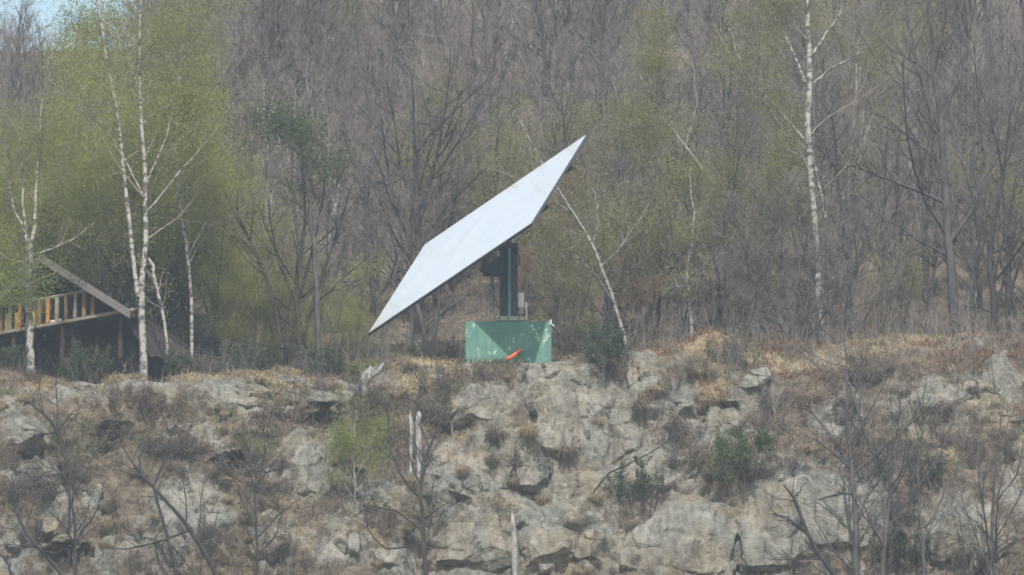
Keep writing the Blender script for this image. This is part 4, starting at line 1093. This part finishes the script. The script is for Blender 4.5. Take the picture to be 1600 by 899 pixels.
def place_tuft(px, py, w, label):
    global used
    p, n = ground_hit(px, py)
    if p is None: return
    o = link('grass_tuft', tufts[used % len(tufts)], loc=(p.x, p.y - 0.05, p.z + 0.02), label=label or 'small dead grass tussock ' + near_mark(px, py), cat='grass tuft', group=None if label else 'small tussocks on the cliff')
    used += 1
    s = w / SCALE / 1.7
    o.scale = (s, s, s * rng.uniform(0.8, 1.1))
    o.rotation_euler = Matrix.Rotation(0.6, 3, 'X').to_4x4().__matmul__(Matrix.Rotation(rng.uniform(0, 6.28), 4, 'Z')).to_euler()
for t in TUFT: place_tuft(*t)
while used < 120:
    px, py = rng.uniform(0, 1600), rng.uniform(575, 899)
    if 820 < px < 1010 and 590 < py < 740: continue
    place_tuft(px, py, rng.uniform(14, 30), None)

# ------------------------------------------------------------------ ground cover: dry grass, heath, bracken, undergrowth (uncountable)
def scatter(name, label, count, weight, length, width, m, seed, blades=7, droop=0.5, ymax=12, wide=0.14):
    rng = np.random.default_rng(seed)
    ok = (GV[:, 1] > -6.8) & (GV[:, 1] < ymax) & (np.abs(GV[:, 0]) < 18.5)
    idx = np.nonzero(ok)[0]
    # area weight: rows are denser on the cliff
    ar = np.where(GV[idx, 1] < 0.3, 0.05, np.where(GV[idx, 1] < 8, 0.09, 0.45))
    w = weight[idx] * ar + 1e-9
    pick = rng.choice(idx, count, p=w / w.sum())
    base = np.repeat(GV[pick], blades, axis=0)
    n = len(base)
    base = base + rng.normal(0, wide, (n, 3)) * np.array([1, 0.6, 0.25])
    a = rng.uniform(0, 2 * np.pi, n)
    d = np.stack([np.cos(a) * 0.6, np.sin(a) * 0.6 - 0.2, rng.uniform(0.4, 1.0, n)], 1)
    L = length * rng.uniform(0.5, 1.4, n)[:, None]
    p1 = base + d * 0.5 * L
    p2 = p1 + (d + np.array([0, 0, -droop * 1.6])) * 0.5 * L
    s = np.cross(d, [0, -1, 0.3]); s /= np.linalg.norm(s, axis=1, keepdims=True) + 1e-9; s = s * width
    V = np.stack([base - s * 1.5, base + s * 1.5, 0.35 * p1 + 0.65 * p2], 1).reshape(-1, 3)
    o = np.arange(n)[:, None] * 3
    return link(name, fast_mesh(name, V, None, o + np.array([0, 1, 2]), mat=m), kind='stuff', label=label)
soilw = (1 - GM['rock'])
Yv, Xv = GV[:, 1], GV[:, 0]
patch = np.clip(fbm(GV * 0.9, 3, 71) + 0.35, 0, 1)
scatter('dry_grass', 'straw coloured dry grass over the crest and ledges', 10000, GM['straw'] ** 1.5 * (0.2 + patch) * (1 - 0.55 * sstep(4, 8, Xv)), 0.2, 0.008, M['straw'], 1)
scatter('heath', 'brown heath and dead herbs covering the cliff between rocks', 30000, soilw * (0.15 + patch) * (1 - 0.7 * GM['straw']), 0.27, 0.008, M['heath'], 2, blades=5, droop=0.25)
scatter('withered_grass', 'brown withered grass on the slope', 9000, soilw * (0.3 + patch), 0.18, 0.007, M['tuft'], 3, ymax=30)
scatter('bracken', 'reddish dead bracken on the right bank', 3500, soilw * sstep(1, 6, Xv) * np.clip(fbm(GV * 0.7, 3, 72) + 0.1, 0, 1) * sstep(-3.5, -1, Yv), 0.24, 0.012, M['bracken'], 4)
scatter('green_grass', 'thin dull green grass along the ledge', 5000, GM['moss'] * soilw, 0.17, 0.007, M['leaf_broom'], 5)
rubble_rng = np.random.default_rng(8)

def undergrowth(name, label, count, ylo, yhi, m, seed, h, cond=None):
    rng = np.random.default_rng(seed)
    x = rng.uniform(-19, 19, count * 2); y = rng.uniform(ylo, yhi, count * 2)
    if cond is not None:
        k = rng.random(count * 2) < cond(x, y); x, y = x[k], y[k]
    x, y = x[:count], y[:count]
    z = np.array([ground_z(a_, b_) for a_, b_ in zip(x, y)])
    n = len(x)
    H = h * rng.uniform(0.4, 1.3, n)
    t = np.linspace(0, 1, 5)
    lean = rng.normal(0, 0.22, (n, 2))
    P0 = np.stack([x[:, None] + lean[:, :1] * t * H[:, None], y[:, None] + lean[:, 1:] * t * H[:, None], z[:, None] - 0.05 + t * H[:, None]], 2)
    P0[:, 1:] += rng.normal(0, 0.04, (n, 4, 3))
    R0 = 0.011 * np.linspace(1, 0.4, 5)[None] * rng.uniform(0.6, 1.3, (n, 1))
    lv = grow_levels(P0, R0, [dict(m=6, len=0.45, ang=38, n=3, rmin=0.004, rmax=0.007, t0=0.2, trop=0.1), dict(m=3, len=0.5, ang=40, n=3, rmin=0.0035, rmax=0.005)], rng)
    return link(name, tubes_mesh(name, lv, m), kind='stuff', label=label)
undergrowth('undergrowth', 'grey twiggy undergrowth behind the ledge', 900, 3.5, 14, M['twig_grey'], 1, 1.3, lambda x, y: np.where((np.abs(x) < 2) & (y < 4.5), 0, 1))
undergrowth('brushwood', 'mauve brown twiggy brushwood on the upper slope', 650, 12, 34, M['twig_mauve'], 2, 1.6)
undergrowth('bank_brush', 'grey brown brush spilling over the right bank', 480, -5.5, 3.0, M['twig_mauve'], 7, 1.15, lambda x, y: sstep(3.5, 8, x))
undergrowth('ledge_brush', 'olive brown brush along the back of the ledge', 420, 2.8, 9, M['twig_birch'], 8, 1.7, lambda x, y: np.where((np.abs(x + 0.1) < 2.2) & (y < 4.5), 0, 1))
undergrowth('cliff_scrub', 'thin twiggy scrub rooted on the cliff', 420, -6.5, -0.9, M['twig_mauve'], 3, 0.65, lambda x, y: np.where((x > -5) & (x < 5), 0.3, 1.0))

# ------------------------------------------------------------------ woodland on the slope behind
def proto(kind, seed):
    rng = np.random.default_rng(seed)
    H = {'bare': 7.0, 'coppice': 6.0, 'rust': 5.5, 'olive': 6.5, 'green': 7.0, 'dark': 7.5, 'pale': 6.8}[kind]
    stems = 1 if kind in ('bare', 'dark', 'pale') else int(rng.integers(2, 5))
    n = 10
    t = np.linspace(0, 1, n)
    Ps, Rs = [], []
    for s in range(stems):
        ln = rng.normal(0, 0.09 if stems == 1 else 0.2, 2) * H
        h = H * rng.uniform(0.85, 1.08)
        p = np.stack([ln[0] * t ** 1.2, ln[1] * t ** 1.2, h * t], 1)
        p[1:, :2] += np.cumsum(rng.normal(0, 0.06, (n - 1, 2)), axis=0)
        p[0, 2] = -0.25
        Ps.append(p)
        Rs.append((0.1 if stems == 1 else 0.065) * rng.uniform(0.8, 1.2) * (1 - 0.9 * t))
    bare = kind in ('bare', 'coppice', 'dark', 'pale')
    f = 1 if stems == 1 else 0.62
    specs = [dict(m=int(22 * f), len=0.42, fall=0.65, ang=40, n=6, rr=0.5, rmin=0.011, rmax=0.04, t0=0.15, trop=0.12, wob=0.15),
             dict(m=8, len=0.45, ang=38, n=4, rr=0.5, rmin=0.006, rmax=0.014, trop=0.08, wob=0.18),
             dict(m=12 if bare else 8, len=0.6, ang=36, n=3, rr=0.5, rmin=0.0055, rmax=0.008, trop=0.08, wob=0.2)]
    lv = grow_levels(np.stack(Ps), np.stack(Rs), specs, rng)
    tw = {'bare': 'twig_mauve', 'coppice': 'twig_mauve', 'rust': 'twig_rust', 'olive': 'twig_birch', 'green': 'twig_birch', 'dark': 'twig_grey', 'pale': 'twig_birch'}[kind]
    bk = {'bare': 'bark_grey', 'coppice': 'bark_grey', 'dark': 'bark_dark', 'pale': 'bark_pale'}.get(kind, 'bark_grey')
    parts = [('trunk', tubes_mesh('trunk', lv[:2], M[bk])), ('twigs', tubes_mesh('twigs', lv[2:], M[tw]))]
    lf = {'rust': ('leaf_rust', 5000), 'olive': ('leaf_olive', 10000), 'green': ('leaf_birch', 15000)}.get(kind)
    if lf: parts.append(('foliage', leaves_mesh('foliage', lv[-1], lf[1], 0.033, M[lf[0]], rng, 0.25, clump=0.7)))
    return parts
protos = {k: [proto(k, 100 + 10 * i + j) for j in range(nv)] for i, (k, nv) in enumerate((('bare', 4), ('coppice', 3), ('rust', 1), ('olive', 2), ('green', 2), ('dark', 2), ('pale', 2)))}
NAMES = {'bare': ('bare_tree', 'mauve-brown bare tree'), 'coppice': ('coppice_tree', 'many-stemmed bare tree'), 'rust': ('rusty_tree', 'rust-brown budding tree'), 'olive': ('olive_tree', 'olive-green budding tree'), 'green': ('leafy_tree', 'yellow-green young-leaved tree'), 'dark': ('bare_tree', 'dark grey bare tree'), 'pale': ('bare_tree', 'pale-stemmed bare tree')}
NAMES['olive'] = ('budding_tree', NAMES['olive'][1])
def region(px, py):
    hz = ('above the balcony' if px < 110 else 'above the cabin roof' if px < 260 else 'right of the cabin' if px < 410 else 'above the dark coppice' if px < 560 else 'behind the mirror' if px < 930 else 'left of the tall birch' if px < 1230 else 'right of the tall birch' if px < 1420 else 'at the right edge')
    vt = 'at the slope foot' if py > 430 else 'low on the slope' if py > 330 else 'halfway up the slope' if py > 130 else 'high on the slope'
    return vt + ' ' + hz
HT = {'bare': 7.0, 'coppice': 6.0, 'rust': 5.5, 'olive': 6.5, 'green': 7.0, 'dark': 7.5, 'pale': 6.8}
refl = -F + 0; vdir = -F
refl = 2 * (nrm @ vdir) * nrm - vdir            # where the mirror looks, seen from the camera
def plant(kind, x, y, sc_, rot, var):
    z = ground_z(x, y)
    lim = 99.0
    for ui in np.linspace(-0.5, 0.5, 7):
        for vi in np.linspace(-0.5, 0.5, 5):
            m_ = HL + MC + u * ui + v * vi
            t_ = (y - m_[1]) / refl[1]
            if t_ > 0 and abs(m_[0] + refl[0] * t_ - x) < 1.7: lim = min(lim, m_[2] + refl[2] * t_ - z)
    sc_ = max(0.42, min(sc_, lim / (HT[kind] * 1.12)))
    px, py = project(np.array([x, y, z]))
    nm, lab = NAMES[kind]
    rg = region(px, py)
    root = link(nm, None, loc=(x, y, z), label=lab + ' ' + rg, cat='tree', group=lab + 's ' + rg)
    root.rotation_euler = (0, 0, rot); root.scale = (sc_, sc_, sc_ * 1.05)
    for pn, me in protos[kind][var % len(protos[kind])]: link(pn, me, root)
rng = np.random.default_rng(2024)
gx, gy = np.arange(-20.5, 20.6, 2.0), np.concatenate([np.arange(9.5, 46, 2.4), np.arange(47, 66, 4.0)])
for yy in gy:
    for xx in gx:
        x = xx + rng.uniform(-1, 1); y = yy + rng.uniform(-1, 1)
        px, _ = project(np.array([x, y, ground_z(x, y)]))
        if y < 12 and 560 < px < 900 and rng.random() < 0.6: continue
        if x < -13.5 and y > 40 and rng.random() < 0.4: continue
        r_ = rng.random()
        if px < 420: kind = 'green' if r_ < 0.3 and y < 25 else 'bare' if r_ < 0.62 else 'dark' if r_ < 0.72 else 'coppice'
        elif px < 700: kind = 'bare' if r_ < 0.55 else 'coppice' if r_ < 0.88 else 'dark' if r_ < 0.95 else 'olive'
        elif px < 1250: kind = 'olive' if r_ < 0.26 and y < 24 else 'rust' if r_ < 0.29 and y < 20 else 'bare' if r_ < 0.7 else 'coppice' if r_ < 0.9 else 'dark'
        else: kind = 'dark' if r_ < 0.35 else 'coppice' if r_ < 0.6 else 'bare' if r_ < 0.92 else 'olive'
        if kind in ('bare', 'coppice') and rng.random() < 0.16: kind = 'pale'
        s = rng.uniform(0.75, 1.1) * (0.8 if x < -5 and y > 22 else 1.0)
        plant(kind, x, y, s, rng.uniform(0, 6.28), int(rng.integers(8)))
for k in range(46):
    x, y = rng.uniform(-13.5, -7), rng.uniform(28, 62)
    plant('bare' if k % 3 else 'dark', x, y, rng.uniform(0.8, 1.1), rng.uniform(0, 6.28), k)
for k in range(30):
    x, y = rng.uniform(-23, -12.5), rng.uniform(34, 72)
    plant('bare' if k % 3 else 'coppice', x, y, rng.uniform(0.6, 0.95), rng.uniform(0, 6.28), k)
for kind, px, py, y, s in (('rust', 800, 330, 10.0, 0.62), ('rust', 1000, 430, 8.0, 0.6), ('olive', 960, 330, 9.5, 0.9), ('olive', 880, 470, 7.5, 0.7), ('green', 30, 470, 7.0, 0.75), ('green', 120, 440, 8.5, 0.85), ('green', 370, 400, 9.0, 0.8),
                           ('green', 1570, 380, 13.0, 0.9), ('green', 1130, 300, 12.0, 0.85), ('olive', 1400, 500, 6.5, 0.55), ('green', 340, 420, 6.5, 0.8), ('green', 410, 380, 11.0, 0.95), ('green', 250, 430, 9.5, 1.0), ('green', 560, 420, 9.0, 0.5), ('green', 500, 430, 5.2, 0.86), ('green', 540, 440, 6.0, 0.7), ('green', 430, 400, 8.0, 0.95), ('green', 455, 430, 6.4, 0.8), ('green', 70, 440, 10.5, 1.0), ('green', 180, 400, 12.0, 1.05), ('green', 330, 300, 14.0, 1.1), ('green', 400, 470, 5.5, 0.55), ('olive', 1180, 400, 9.0, 0.8), ('olive', 1010, 400, 11.0, 0.9)):
    plant(kind, P(px, py, y)[0], y, s, px * 0.7, int(px))

# ------------------------------------------------------------------ haze
hv = bpy.data.materials.new('haze'); hv.use_nodes = True
nt = hv.node_tree; nt.nodes.clear()
o_ = nt.nodes.new('ShaderNodeOutputMaterial'); pv = nt.nodes.new('ShaderNodeVolumePrincipled')
pv.inputs['Color'].default_value = (0.68, 0.82, 1.0, 1)
pv.inputs['Density'].default_value = 0.0004
pv.inputs['Anisotropy'].default_value = 0.0
nt.links.new(pv.outputs[0], o_.inputs['Volume'])
b = MB(); b.box((0, -80, -35), (420, 540, 170))
link('haze', b.mesh('haze', hv), kind='stuff', label='thin pale haze between the valley and the hillside')

# ------------------------------------------------------------------ things that share a label are told apart by their order
ORD = ['', 'second', 'third', 'fourth', 'fifth', 'sixth', 'seventh', 'eighth', 'ninth', 'tenth', 'eleventh', 'twelfth', 'thirteenth', 'fourteenth', 'fifteenth', 'sixteenth', 'seventeenth', 'eighteenth', 'nineteenth', 'twentieth']
by = {}
for o in sc.objects:
    if o.parent is None and 'label' in o and 'category' in o: by.setdefault(o['label'], []).append(o)
for lab, os_ in by.items():
    if len(os_) == 1: continue
    os_.sort(key=lambda q: project(np.array(q.location))[0])
    for k, o in enumerate(os_):
        w_ = 'leftmost' if k == 0 else 'rightmost' if k == len(os_) - 1 else ORD[k] + ' from left' if k < len(ORD) else None
        if w_: o['label'] = lab + ', ' + w_
